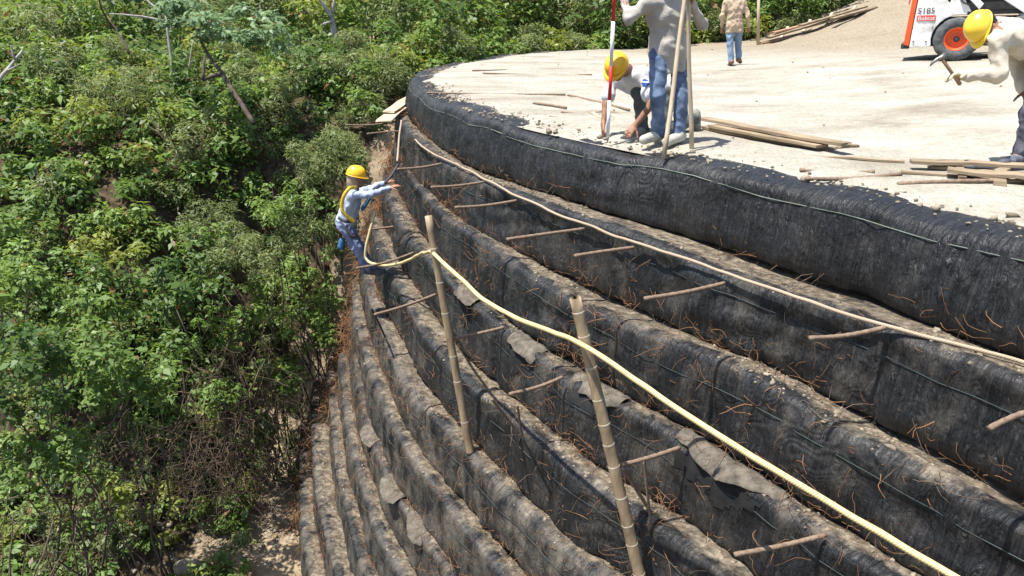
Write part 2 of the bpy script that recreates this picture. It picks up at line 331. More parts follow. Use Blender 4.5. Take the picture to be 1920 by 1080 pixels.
# ------------------------------------------------------------------ plan of the curved rim
RIM = np.array([(6.0,-3.5),(5.0,-1.2),(3.95,1.5),(3.2,3.3),(2.84,4.05),(2.52,4.72),(2.1,5.5),(1.35,6.62),(0.68,7.6),(0.05,8.6),(-0.5,9.75),(-1.0,11.1),(-1.45,12.7),(-1.82,14.4),(-1.98,16.0),(-1.95,17.6),(-1.6,19.6),(-0.75,22.3),(0.4,24.9),(2.2,26.9),(4.8,27.5),(7.3,27.2),(9.5,27.7),(13,29.6),(18,32.5),(24,36)])
def catmull(P, step):
    out = []
    Q = np.vstack([2*P[0]-P[1], P, 2*P[-1]-P[-2]])
    for i in range(1, len(Q)-2):
        p0, p1, p2, p3 = Q[i-1:i+3]; t = np.linspace(0, 1, 40, endpoint=False)[:, None]
        out.append(0.5*((2*p1)+(-p0+p2)*t+(2*p0-5*p1+4*p2-p3)*t**2+(-p0+3*p1-3*p2+p3)*t**3))
    C = np.vstack(out+[P[-1:]])
    for _ in range(60): C[1:-1] = 0.25*C[:-2]+0.5*C[1:-1]+0.25*C[2:]
    L = np.r_[0, np.cumsum(np.linalg.norm(np.diff(C, axis=0), axis=1))]
    s = np.arange(0, L[-1], step)
    return np.stack([np.interp(s, L, C[:, 0]), np.interp(s, L, C[:, 1])], 1), s
RC, RS = catmull(RIM, 0.045)
RT = np.gradient(RC, axis=0); RT /= np.linalg.norm(RT, axis=1)[:, None]
for _ in range(40): RT[1:-1] = (RT[:-2]+RT[1:-1]*2+RT[2:])/4
RT /= np.linalg.norm(RT, axis=1)[:, None]
RN = np.stack([-RT[:, 1], RT[:, 0]], 1)                     # outward (left of travel)
def rim_sd(x, y):                                           # signed distance from the rim, outside positive
    P = np.stack([np.ravel(x), np.ravel(y)], 1); C = RC[::6]; Nn = RN[::6]
    out = np.empty(len(P))
    for a in range(0, len(P), 4000):
        d = P[a:a+4000, None, :]-C[None]; q = (d**2).sum(2); j = q.argmin(1)
        dd = d[np.arange(len(j)), j]; out[a:a+4000] = np.sqrt(q[np.arange(len(j)), j])*np.sign((dd*Nn[j]).sum(1))
    return out.reshape(np.shape(x))

def plat_z(x, y):
    x = np.asarray(x, float); y = np.asarray(y, float)
    return 0.07*np.maximum(0, x-4.2) + 0.018*np.maximum(0, x-8.5)*np.maximum(0, y-17)
def sstep(a, b, t): t = np.clip((t-a)/(b-a), 0, 1); return t*t*(3-2*t)
TY = np.array([-20, 6, 9.3, 10.5, 12, 14, 15.5, 17.5, 21, 27, 34, 45, 80]); TZ = np.array([-7.7, -7.6, -7.4, -6.7, -4.9, -2.6, -1.5, -1.1, -0.9, -0.5, 0.5, 2.6, 9.0])
NY = np.array([-20, 9.5, 11.5, 13.0, 13.6, 14.1, 14.6, 15.1, 15.6, 16.1, 16.7, 18.0, 21, 27, 34, 45, 80]); NZ = np.array([-7.5, -7.4, -7.35, -7.2, -6.85, -6.3, -5.5, -4.4, -3.2, -2.1, -1.3, -0.9, -0.6, -0.3, 0.5, 2.6, 9.0])
def terr_z(x, y):
    x = np.asarray(x, float); y = np.asarray(y, float)
    sd = rim_sd(x, y)
    zf = np.interp(y + 0.06*(x+3), TY, TZ) + 0.35*fbm(x*0.25, y*0.25, 5)
    zn = np.interp(y, NY, NZ); w = sstep(3.2, 5.5, sd)
    z = zn*(1-w) + zf*w + 0.16*np.maximum(0, x-5)*sstep(20, 26, y)
    z = z + 0.25*fbm(x*1.1, y*1.1, 9)*sstep(0.5, 3, sd)
    low = np.minimum(z, -1.4)
    near_far = sstep(20, 26, y)                             # behind the platform the ground meets the rim
    zz = np.where(sd < 0.0, low, np.where(sd < 1.0, np.minimum(z, plat_z(x, y)-0.25*(1-near_far)-0.08), z))
    return zz

# ------------------------------------------------------------------ the stepped wall of wrapped courses
H, SET, NC = 0.6, 0.213, 12
wall = thing('retaining_wall', (0, 9, -8.3), 'curved stepped earth wall wrapped in black net, course above course, rusty ties sticking out', 'wall')
PROF = [(-0.42,-0.05),(-0.18,-0.035),(0.0,-0.012),(0.06,0.018),(0.11,0.020),(0.145,0.012),(0.178,-0.006),(0.194,-0.04),(0.199,-0.11),(0.199,-0.18),(0.205,-0.25),(0.210,-0.32),(0.216,-0.39),(0.220,-0.45),(0.222,-0.52),(0.214,-0.575),(0.17,-0.62),(0.09,-0.64)]
PROF_TOP = [(-0.46,-0.05),(-0.40,-0.022),(-0.32,-0.006),(-0.24,0.002),(-0.16,0.004),(-0.09,0.0),(-0.03,-0.012),(0.02,-0.035),(0.055,-0.075),(0.08,-0.13),(0.10,-0.20),(0.118,-0.29),(0.13,-0.38),(0.135,-0.46),(0.13,-0.53),(0.11,-0.60),(0.05,-0.64)]
def dens(P, n=2):
    P = np.array(P, float); t = np.arange(len(P)); q = np.linspace(0, len(P)-1, (len(P)-1)*n+1)
    A = np.stack([np.interp(q, t, P[:, 0]), np.interp(q, t, P[:, 1])], 1)
    for _ in range(2): A[1:-1] = 0.25*A[:-2]+0.5*A[1:-1]+0.25*A[2:]
    return A
COURSE = []
def course_off(k, s):
    fix = np.interp(s, [7.0, 8.5, 10.5, 12, 13.5, 15, 17], [0, 0.14, 0.27, 0.19, 0.04, -0.11, -0.18])*min(1, k/2) + (0.09 if 4 <= k <= 6 else 0.0)
    if k >= 10: fix = fix*0.4 + 0.06*(k-9)
    return SET*k + fix + 0.05*vnoise(s*0.35, k*7.3, 31) + 0.035*vnoise(s*1.1, k*3.1, 37)
def build_course(k):
    top = k == 0
    i0 = 0 if top else int(np.argmax(RC[:, 1] > 0.2))
    i1 = len(RC)-1 if top else int(np.argmax(RC[:, 1] > 20.5))
    step = 1 if k < 5 else 2
    idx = np.arange(i0, i1, step); s = RS[idx]; C = RC[idx]; Nn = RN[idx]
    pr = dens(PROF_TOP if top else PROF); nv = len(pr); plen = np.r_[0, np.cumsum(np.linalg.norm(np.diff(pr, axis=0), axis=1))]
    S = s[:, None]; Vv = plen[None, :]
    face = sstep(0.10, 0.25, -pr[:, 1])[None, :]*sstep(0.66, 0.5, -pr[:, 1])[None, :] if False else np.clip(-pr[:, 1]/0.12, 0, 1)[None, :]
    off = course_off(k, s)[:, None] + pr[None, :, 0]
    z = -H*k + pr[None, :, 1] + (0.09*vnoise(S*0.6, k*5.0+0*Vv, 41)+0.05*vnoise(S*1.7, k*5.0+0*Vv, 42))*np.clip(1+pr[None, :, 1]/0.5, 0, 1)
    bulge = 0.065*vnoise(S*0.8, Vv*1.2+k*9, 43) + 0.05*vnoise(S*2.3, Vv*2.4+k*9, 47)
    wrinkle = 0.040*(0.5-np.abs(vnoise(S*5.5+1.2*vnoise(S*1.5, Vv*3, 3), Vv*1.5+k*4, 53))*2) + 0.020*vnoise(S*11, Vv*3.0+k*4, 59)
    drape = 0.010*np.sin(30*Vv + 26*vnoise(S*0.9, Vv*0.8+k*3, 61))*np.clip(vnoise(S*0.6, k*2.0+Vv*0.8, 67)*3, 0, 1)
    off = off + face*(bulge+wrinkle+drape)
    z = z + (1-face)*(0.022*vnoise(S*4, Vv*12+k, 71)+0.014*vnoise(S*13, Vv*25+k, 73))
    P = np.stack([C[:, 0:1]+Nn[:, 0:1]*off, C[:, 1:2]+Nn[:, 1:2]*off, z], 2)
    if top: P[:, :, 2] += plat_z(C[:, 0], C[:, 1])[:, None]
    ns = len(idx); ii = np.arange(ns*nv).reshape(ns, nv)
    F = np.stack([ii[:-1, :-1], ii[:-1, 1:], ii[1:, 1:], ii[1:, :-1]], 2).reshape(-1, 4)[:, ::-1]
    m = M['fabric_top'] if top else (M['fabric'] if k < 5 else M['fabric_low'])
    o = mk('fabric_course', P.reshape(-1, 3), F, m, wall, True)
    uvl = o.data.uv_layers.new(name='UVMap'); UV = np.stack([np.broadcast_to(S, (ns, nv)), np.broadcast_to(Vv, (ns, nv)) + k*1.7], 2).reshape(-1, 2)
    uvl.data.foreach_set('uv', UV[F.ravel()].astype(np.float32).ravel())
    cv = np.clip(1.18 - (pr[:, 0]+0.02)/0.25 + np.minimum(0, pr[:, 1]+0.05)*2.6, 0, 1)*0.76
    if top: cv = np.clip(-pr[:, 0]/0.35-0.35, 0, 1)*0.9
    float_attr(o, 'crest', np.broadcast_to(cv[None], (ns, nv)))
    COURSE.append(dict(P=P, s=s, idx=idx, pr=pr, obj=o))
for k in range(NC): build_course(k)
def course_at(k, pxu, pxv, rows=None):                      # the point of course k that shows nearest to a pixel
    c = COURSE[k]; u, v, zc = px(c['P']); d = (u-pxu)**2+(v-pxv)**2 + (0 if k == 0 else 0)
    i, j = np.unravel_index(np.argmin(d), d.shape); return i, j, c['P'][i, j]

# ------------------------------------------------------------------ platform and hillside
def build_platform():
    sel = np.arange(0, len(RC), 5); C = RC[sel]-RN[sel]*0.10; n = len(C)
    yl = np.interp(np.arange(n), [0, n*0.35, n-1], [-8, 14, 75]); xe = np.full(n, 45.0)
    t = np.r_[np.linspace(0, 0.12, 60), np.linspace(0.125, 1, 140)]
    X = C[:, 0:1]*(1-t)+xe[:, None]*t; Y = C[:, 1:2]*(1-t)+yl[:, None]*t
    d = t[None, :]*np.hypot(xe-C[:, 0], yl-C[:, 1])[:, None]
    Zp = plat_z(X, Y) - 0.035 + 0.05*sstep(0.0, 0.55, d + 0.30*fbm(X*2.2, Y*2.2, 3)) + 0.035*fbm(X*1.3, Y*1.3, 21, 5)*sstep(0.2, 1.0, d) + 0.06*fbm(X*0.4, Y*0.4, 23, 3)*sstep(1, 4, d)
    rut = 0.03*np.abs(fbm(X*0.5+Y*0.12, Y*2.2-X*0.3, 29, 4))*sstep(9, 13, Y)
    P = np.stack([X, Y, Zp-rut], 2); nt = len(t); ii = np.arange(n*nt).reshape(n, nt)
    F = np.stack([ii[:-1, :-1], ii[1:, :-1], ii[1:, 1:], ii[:-1, 1:]], 2).reshape(-1, 4)[:, ::-1]
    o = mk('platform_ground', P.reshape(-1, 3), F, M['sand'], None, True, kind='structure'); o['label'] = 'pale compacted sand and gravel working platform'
    return o
build_platform()
def build_terrain():
    xs = np.r_[np.linspace(-60, -16, 25, endpoint=False), np.linspace(-16, 3, 120, endpoint=False), np.linspace(3, 50, 35)]
    ys = np.r_[np.linspace(-15, 6, 25, endpoint=False), np.linspace(6, 20, 100, endpoint=False), np.linspace(20, 90, 50)]
    X, Y = np.meshgrid(xs, ys, indexing='ij'); Zt = terr_z(X, Y)
    P = np.stack([X, Y, Zt], 2); ii = np.arange(X.size).reshape(X.shape)
    F = np.stack([ii[:-1, :-1], ii[1:, :-1], ii[1:, 1:], ii[:-1, 1:]], 2).reshape(-1, 4)
    o = mk('hillside_ground', P.reshape(-1, 3), F, M['soil'], None, True, kind='structure'); o['label'] = 'brown stony soil of the hillside below the wall'
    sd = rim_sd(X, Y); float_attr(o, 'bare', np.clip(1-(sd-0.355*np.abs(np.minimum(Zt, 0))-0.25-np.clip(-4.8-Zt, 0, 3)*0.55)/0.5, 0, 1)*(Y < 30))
build_terrain()

# stones: a few deformed lumps, scattered as joined stuff
def lump(seed, flat=0.7):
    r = np.random.default_rng(seed)
    t = (1+5**0.5)/2
    v = np.array([(-1,t,0),(1,t,0),(-1,-t,0),(1,-t,0),(0,-1,t),(0,1,t),(0,-1,-t),(0,1,-t),(t,0,-1),(t,0,1),(-t,0,-1),(-t,0,1)])/1.9
    f = np.array([(0,11,5),(0,5,1),(0,1,7),(0,7,10),(0,10,11),(1,5,9),(5,11,4),(11,10,2),(10,7,6),(7,1,8),(3,9,4),(3,4,2),(3,2,6),(3,6,8),(3,8,9),(4,9,5),(2,4,11),(6,2,10),(8,6,7),(9,8,1)])
    v = v*(1+r.normal(0, 0.2, (12, 1)))*np.array([1, r.uniform(0.6, 1), flat*r.uniform(0.7, 1.1)])
    return v, f
LUMPS = [lump(i) for i in range(14)]
def scatter_stones(name, pts, sizes, mat, parent=None, seed=0, **kw):
    r = np.random.default_rng(seed); V = []; F = []; o = 0
    for p, s in zip(pts, sizes):
        v, f = LUMPS[r.integers(len(LUMPS))]; a = r.uniform(0, 6.28); c, sn = math.cos(a), math.sin(a)
        R = np.array([[c, -sn, 0], [sn, c, 0], [0, 0, 1]]); V.append((v*s)@R.T+p); F.append(f+o); o += len(v)
    return mk(name, np.vstack(V), np.vstack(F), mat, parent, False, **kw)
for k, c in enumerate(COURSE):
    r = np.random.default_rng(100+k); P = c['P']; ns, nv, _ = P.shape
    keep = np.argwhere((P[:, 0, 1] > 2.5) & (P[:, 0, 1] < (26 if k == 0 else 17.5)))[:, 0]
    n = 1300 if k == 0 else (850 if k < 11 else 300)
    cl = vnoise(c['s'][keep]*1.6, k*3.3, 91)+0.5*vnoise(c['s'][keep]*6, k*3.3, 92); w_ = np.clip(cl+0.35, 0.02, 1)**2; w_ /= w_.sum()
    if k == 0:
        i = r.choice(keep, n, p=w_); j = np.clip((r.normal(4.0, 3.0, n)).astype(int), 0, 13); sz = np.abs(r.normal(0.0, 0.010, n))+0.004
    else:
        i = r.choice(keep, n, p=w_); j = np.clip(2+r.exponential(2.6, n).astype(int), 0, 12); sz = np.abs(r.normal(0.0, 0.009, n))+0.004
    pts = P[i, j] + r.normal(0, 0.012, (n, 3))*np.array([1, 1, 0]) + np.array([0, 0, 0.003]); pts[:, 2] -= 0.15*sz
    scatter_stones('crest_gravel', pts, sz, M['gravel'], c['obj'], k, kind='stuff')
# loose stones along the sand edge, and pebbles on the platform
r = np.random.default_rng(77)
keep = np.argwhere((RC[:, 1] > 2.5) & (RC[:, 1] < 14))[:, 0]; i = r.choice(keep, 450); d = np.abs(r.normal(0.22, 0.22, 450))
xy = RC[i]-RN[i]*d[:, None]; sz = np.abs(r.normal(0, 0.013, 450))+0.005
scatter_stones('loose_stones', np.c_[xy, plat_z(xy[:, 0], xy[:, 1])+0.012], sz, M['rock'], None, 5, kind='stuff', label='pale broken stones strewn along the platform edge')
xy = np.c_[r.uniform(0, 14, 260), r.uniform(5, 26, 260)]; xy = xy[rim_sd(xy[:, 0], xy[:, 1]) < -0.6]
scatter_stones('platform_pebbles', np.c_[xy, plat_z(xy[:, 0], xy[:, 1])+0.015], np.abs(r.normal(0, 0.013, len(xy)))+0.005, M['rock'], None, 6, kind='stuff', label='small stones and clods lying on the sand platform')

# rusty wire ends and root fibres clinging to the courses
def fibres(name, n, k, seed, jlo, jhi, L, rad, hang, mat, parent):
    r = np.random.default_rng(seed); c = COURSE[k]; P = c['P']
    keep = np.argwhere((P[:, 0, 1] > 2.4) & (P[:, 0, 1] < 16.5))[:, 0]
    clump = r.choice(keep, max(4, n//12)); i = np.clip(clump[r.integers(len(clump), size=n)] + r.normal(0, 7, n).astype(int), keep[0], keep[-1])
    j = r.integers(jlo, jhi, n); segs = 5
    Nn = np.c_[RN[c['idx'][i]], np.zeros(n)]; T = np.c_[RT[c['idx'][i]], np.zeros(n)]
    p = P[i, j] + Nn*0.012; d = Nn*r.uniform(0.1, 0.8, (n, 1)) + T*r.normal(0, 0.8, (n, 1)) + np.array([0, 0, 1])*r.normal(0.0, 0.6, (n, 1))
    d /= np.linalg.norm(d, axis=1)[:, None]; ln = L*r.uniform(0.4, 1.5, n)[:, None]/segs
    pts = [p]; turn = r.normal(0, 0.45, (n, 3))
    for q in range(segs):
        d = d + turn*0.6 + r.normal(0, 0.30, (n, 3)) + np.array([0, 0, -hang]) - Nn*0.16; d /= np.linalg.norm(d, axis=1)[:, None]
        p = p + d*ln; pts.append(p)
    A = np.stack(pts, 1)                                     # n, segs+1, 3
    t = np.gradient(A, axis=1); t /= np.linalg.norm(t, axis=2)[..., None]+1e-9
    a = np.cross(t, np.array([0.3, 0.5, 0.81])); a /= np.linalg.norm(a, axis=2)[..., None]+1e-9; b = np.cross(t, a)
    rr = rad*r.uniform(0.6, 1.3, n)[:, None, None]*np.linspace(1, 0.55, segs+1)[None, :, None]
    ring = np.stack([A+rr*(a*math.cos(x)+b*math.sin(x)) for x in (0, 2.094, 4.189)], 2)
    V = ring.reshape(-1, 3); ii = np.arange(n*(segs+1)*3).reshape(n, segs+1, 3)
    F = np.concatenate([np.stack([ii[:, :-1, q], ii[:, :-1, (q+1) % 3], ii[:, 1:, (q+1) % 3], ii[:, 1:, q]], 2).reshape(-1, 4) for q in range(3)])
    return mk(name, V, F, mat, parent, False, kind='stuff')
for k in range(NC):
    o = COURSE[k]['obj']
    if k: fibres('rusty_fibres', 230 if k < 5 else 330, k, 200+k, 9, 27, 0.19, 0.0028, 0.16, M['rust'], o)
    fibres('joint_wire', (400 if k < 11 else 120) if k else 200, k, 300+k, 26, 31, 0.20, 0.0027, -0.02, M['rust'], o)
    if k: fibres('crest_roots', 170, k, 400+k, 4, 12, 0.22, 0.0026, 0.05, M['twig'], o)

# stitched seam line on each face
for k in range(NC):
    c = COURSE[k]; P = c['P']; keep = np.argwhere((P[:, 0, 1] > 2.3) & (P[:, 0, 1] < 16.5))[:, 0][::4 if k < 5 else 2]
    jj = 17 + 2.0*vnoise(c['s'][keep]*0.8, k*3.0, 81); j0 = np.floor(jj).astype(int); f = (jj-j0)[:, None]
    pts = P[keep, j0]*(1-f)+P[keep, j0+1]*f + np.c_[RN[c['idx'][keep]], np.zeros(len(keep))]*0.006
    v, f = tube(pts, 0.0030 if k else 0.0042, 4)
    if k == 0: M['seam'] = pmat('faded_green_cord', (0.035, 0.045, 0.04), (0.20, 0.23, 0.18), 2.2, 0.8); M['seam_d'] = pmat('dark_teal_cord', (0.012, 0.018, 0.02), (0.07, 0.09, 0.09), 2.2, 0.8)
    mk('seam_cord', v, f, M['seam'] if k == 0 else M['seam_d'], c['obj'], True)

# loose flaps of grey fabric folded out over the crest, black sheet on the face under each
def flap(k, pu, pv, length, out, seed):
    c = COURSE[k]; i, j, _ = course_at(k, pu, pv); half = max(3, int(length/(0.045 if k < 5 else 0.09)/2)); idx = np.arange(max(i-half, 1), min(i+half, len(c['idx'])-2))
    r = np.random.default_rng(seed); nn = 9; n = len(idx)
    j0 = 5; base = c['P'][idx, j0]; Nn = np.c_[RN[c['idx'][idx]], np.zeros(n)]
    t = np.linspace(0, 1, nn)[None, :, None]; e = np.sin(np.linspace(0.10, math.pi-0.10, n))**0.14
    oo = out*e*(0.9+0.5*vnoise(np.arange(n)*0.16, seed*1.7, 5)+0.3*vnoise(np.arange(n)*0.5, seed*1.7, 6))
    top = base[:, None, :] + Nn[:, None, :]*t*oo[:, None, None] + np.array([0, 0, 1.0])*(0.028 + 0.02*np.sin(t*2.2) - 0.075*t**2.2*(1+0.8*vnoise(np.arange(n)*0.21, seed, 9))[:, None, None] + 0.06*(vnoise(np.arange(n)*0.35, seed*3, 4))[:, None, None]*t + 0.02*vnoise(np.arange(n)*0.9, seed*3, 8)[:, None, None])
    low = top - np.array([0, 0, 0.006])
    A = np.concatenate([top, low[:, ::-1]], 1); m2 = A.shape[1]; ii = np.arange(n*m2).reshape(n, m2)
    F = [];
    for q in range(m2):
        w = (q+1) % m2; F.append(np.stack([ii[:-1, q], ii[:-1, w], ii[1:, w], ii[1:, q]], 1))
    o = mk('fabric_flap', A.reshape(-1, 3), np.concatenate(F), M['pvc_grey'], c['obj'], True)
    # black sheet hugging the face under the flap, with an uneven lower edge
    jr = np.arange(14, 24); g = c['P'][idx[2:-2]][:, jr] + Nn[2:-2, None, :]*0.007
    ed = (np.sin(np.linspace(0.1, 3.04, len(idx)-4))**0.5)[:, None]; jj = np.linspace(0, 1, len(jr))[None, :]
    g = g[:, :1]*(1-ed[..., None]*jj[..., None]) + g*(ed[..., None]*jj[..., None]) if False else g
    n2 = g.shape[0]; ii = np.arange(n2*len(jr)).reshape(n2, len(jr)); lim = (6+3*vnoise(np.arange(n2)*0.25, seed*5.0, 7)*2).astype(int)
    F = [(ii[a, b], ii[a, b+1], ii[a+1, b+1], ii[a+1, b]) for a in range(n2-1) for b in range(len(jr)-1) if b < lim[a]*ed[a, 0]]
    mk('black_sheet', g.reshape(-1, 3), F, M['sheet_black'], c['obj'], True)
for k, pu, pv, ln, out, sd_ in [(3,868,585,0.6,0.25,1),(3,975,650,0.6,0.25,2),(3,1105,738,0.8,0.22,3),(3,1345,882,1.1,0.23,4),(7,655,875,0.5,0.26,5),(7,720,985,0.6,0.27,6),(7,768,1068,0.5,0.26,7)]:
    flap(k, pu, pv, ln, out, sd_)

# ------------------------------------------------------------------ vegetation
GREENS = {   # base leaf colours: (dark, light)
 'mid':    ((0.052, 0.104, 0.023), (0.186, 0.275, 0.067)),
 'dark':   ((0.030, 0.067, 0.017), (0.114, 0.184, 0.045)),
 'yellow': ((0.106, 0.146, 0.025), (0.283, 0.319, 0.071)),
 'olive':  ((0.076, 0.108, 0.033), (0.225, 0.270, 0.106)),
 'pale':   ((0.095, 0.162, 0.067), (0.238, 0.335, 0.178)),
 'bright': ((0.076, 0.138, 0.029), (0.225, 0.315, 0.080)),
 'dry':    ((0.120, 0.080, 0.045), (0.230, 0.165, 0.100)),
}
def leaves(centers, radii, n, size, aspect, pal, seed, up=0.35, shell=0.35, dry=0.02, droop=0.3):
    r = np.random.default_rng(seed); centers = np.atleast_2d(centers); radii = np.asarray(radii, float)
    if radii.ndim == 1: radii = np.repeat(radii[:, None], 3, 1)
    w = radii.mean(1)**2; ci = r.choice(len(centers), n, p=w/w.sum())
    d = r.normal(0, 1, (n, 3)); d[:, 2] += up; d /= np.linalg.norm(d, axis=1)[:, None]
    rad = (1-shell*r.random(n)**1.4)[:, None]*(1+0.18*r.normal(0, 1, (n, 1)))
    p = centers[ci] + d*radii[ci]*rad
    nrm = d*0.55 + np.array([0, 0, 0.75]) + r.normal(0, 0.42, (n, 3)); nrm /= np.linalg.norm(nrm, axis=1)[:, None]
    t = d*0.7 + r.normal(0, 0.7, (n, 3)) + np.array([0, 0, -droop]); t -= nrm*(t*nrm).sum(1)[:, None]; t /= np.linalg.norm(t, axis=1)[:, None]+1e-9
    b = np.cross(nrm, t); L = (size*np.clip(r.lognormal(-0.05, 0.35, n), 0.4, 2.0))[:, None]; Wd = L*aspect*r.uniform(0.8, 1.2, (n, 1))
    base = p - t*L*0.45; tip = p + t*L*0.55 - nrm*L*0.10; lf = p - b*Wd/2 + nrm*Wd*0.16 - t*L*0.05; rt = p + b*Wd/2 + nrm*Wd*0.16 - t*L*0.05
    V = np.stack([base, rt, tip, lf], 1).reshape(-1, 3)
    c0, c1 = (np.array(x) for x in GREENS[pal]); tone = r.beta(2, 2, len(centers))[ci]*0.55 + r.random(n)*0.45
    C = c0+(c1-c0)*tone[:, None]; C = C*(1+r.normal(0, 0.10, (n, 1))); C = np.clip(C, 0.008, 1)
    dm = r.random(n) < dry; C[dm] = np.array([0.20, 0.12, 0.05])*r.uniform(0.5, 1.3, (dm.sum(), 1))
    C4 = np.repeat(np.c_[C, np.ones(n)], 4, 0)
    return V, C4
def leaf_obj(name, sets, parent=None, **kw):
    V = np.vstack([a for a, _ in sets]); C = np.vstack([b for _, b in sets]); n = len(V)//4
    F = np.arange(n*4).reshape(n, 4)
    if parent is None and 'loc' not in kw: pass
    o = mk(name, V, F, M['leaf'], parent, False, **kw); color_attr(o, C); return o
def ground(x, y): return float(terr_z(np.array([x]), np.array([y]))[0])
def clumps(c, rx, rz, n, r0, r):
    d = r.normal(0, 1, (n, 3)); d /= np.linalg.norm(d, axis=1)[:, None]; q = r.random(n)**0.45
    P = np.asarray(c)+d*np.array([rx, rx, rz])*q[:, None]*0.8
    return P, r0*r.uniform(0.55, 1.25, n)
KIND = {     # leaf size, aspect, palette, leaves per square metre of clump shell, clump radius fraction
 'broad': (0.100, 0.55, 'mid', 0.30), 'dark': (0.11, 0.5, 'dark', 0.30), 'yellow': (0.088, 0.42, 'yellow', 0.28), 'feathery': (0.080, 0.24, 'olive', 0.30),
 'fern': (0.10, 0.28, 'bright', 0.30), 'pale': (0.20, 0.55, 'pale', 0.26), 'lush': (0.092, 0.5, 'bright', 0.30)}
def branchy(r, base, tip, rad, n_side, reach):
    base = np.asarray(base, float); tip = np.asarray(tip, float)
    t = np.linspace(0, 1, 7)[:, None]; mid = base+(tip-base)*t + np.r_[np.zeros((1, 3)), r.normal(0, 0.05, (6, 3))*np.linalg.norm(tip-base)*0.5]
    parts = [tube(mid, np.linspace(rad, rad*0.4, 7), 6)]
    for q in range(n_side):
        a = mid[r.integers(2, 6)]; d = r.normal(0, 1, 3); d[2] = abs(d[2])*0.7; d /= np.linalg.norm(d); l = reach*r.uniform(0.5, 1)
        b = np.array([a, a+d*l*0.5+r.normal(0, 0.05, 3)*l, a+d*l]); parts.append(tube(b, [rad*0.4, rad*0.25, rad*0.1], 5))
    return merge(parts)
def bush(name, u, v, y, rx, rz, kind, label, cat='bush', n=None, seed=0, group=None, trunk='bark_dark', gz=None, stems=3):
    r = np.random.default_rng(1000+seed); c = W(u, v, y); g = ground(c[0], c[1]) if gz is None else gz
    t = thing(name, (c[0], c[1], min(g, c[2]-0.3)), label, cat, group)
    size, asp, pal, cf = KIND[kind]; size *= (0.85+0.012*y)
    P, R = clumps(c, rx, rz, int(16+rx*10), cf*min(rx, rz)*1.0, r)
    n = n or int(min(9000, 0.95*(4*math.pi*(R**2).sum())/(size*size*asp)*0.62))
    sets = [leaves(P, R, n, size, asp, pal, seed, dry=0.015)]
    leaf_obj('crown', sets, t)
    parts = []
    for q in range(stems):
        tip = P[r.integers(len(P))]; b = np.array([c[0]+r.normal(0, 0.12), c[1]+r.normal(0, 0.12), min(g, c[2]-0.3)-0.1]); parts.append(branchy(r, b, tip, 0.012+0.008*rx, 3, rx*0.5))
    v_, f_ = merge(parts); mk('trunk', v_, f_, M[trunk], t, True)
    return t
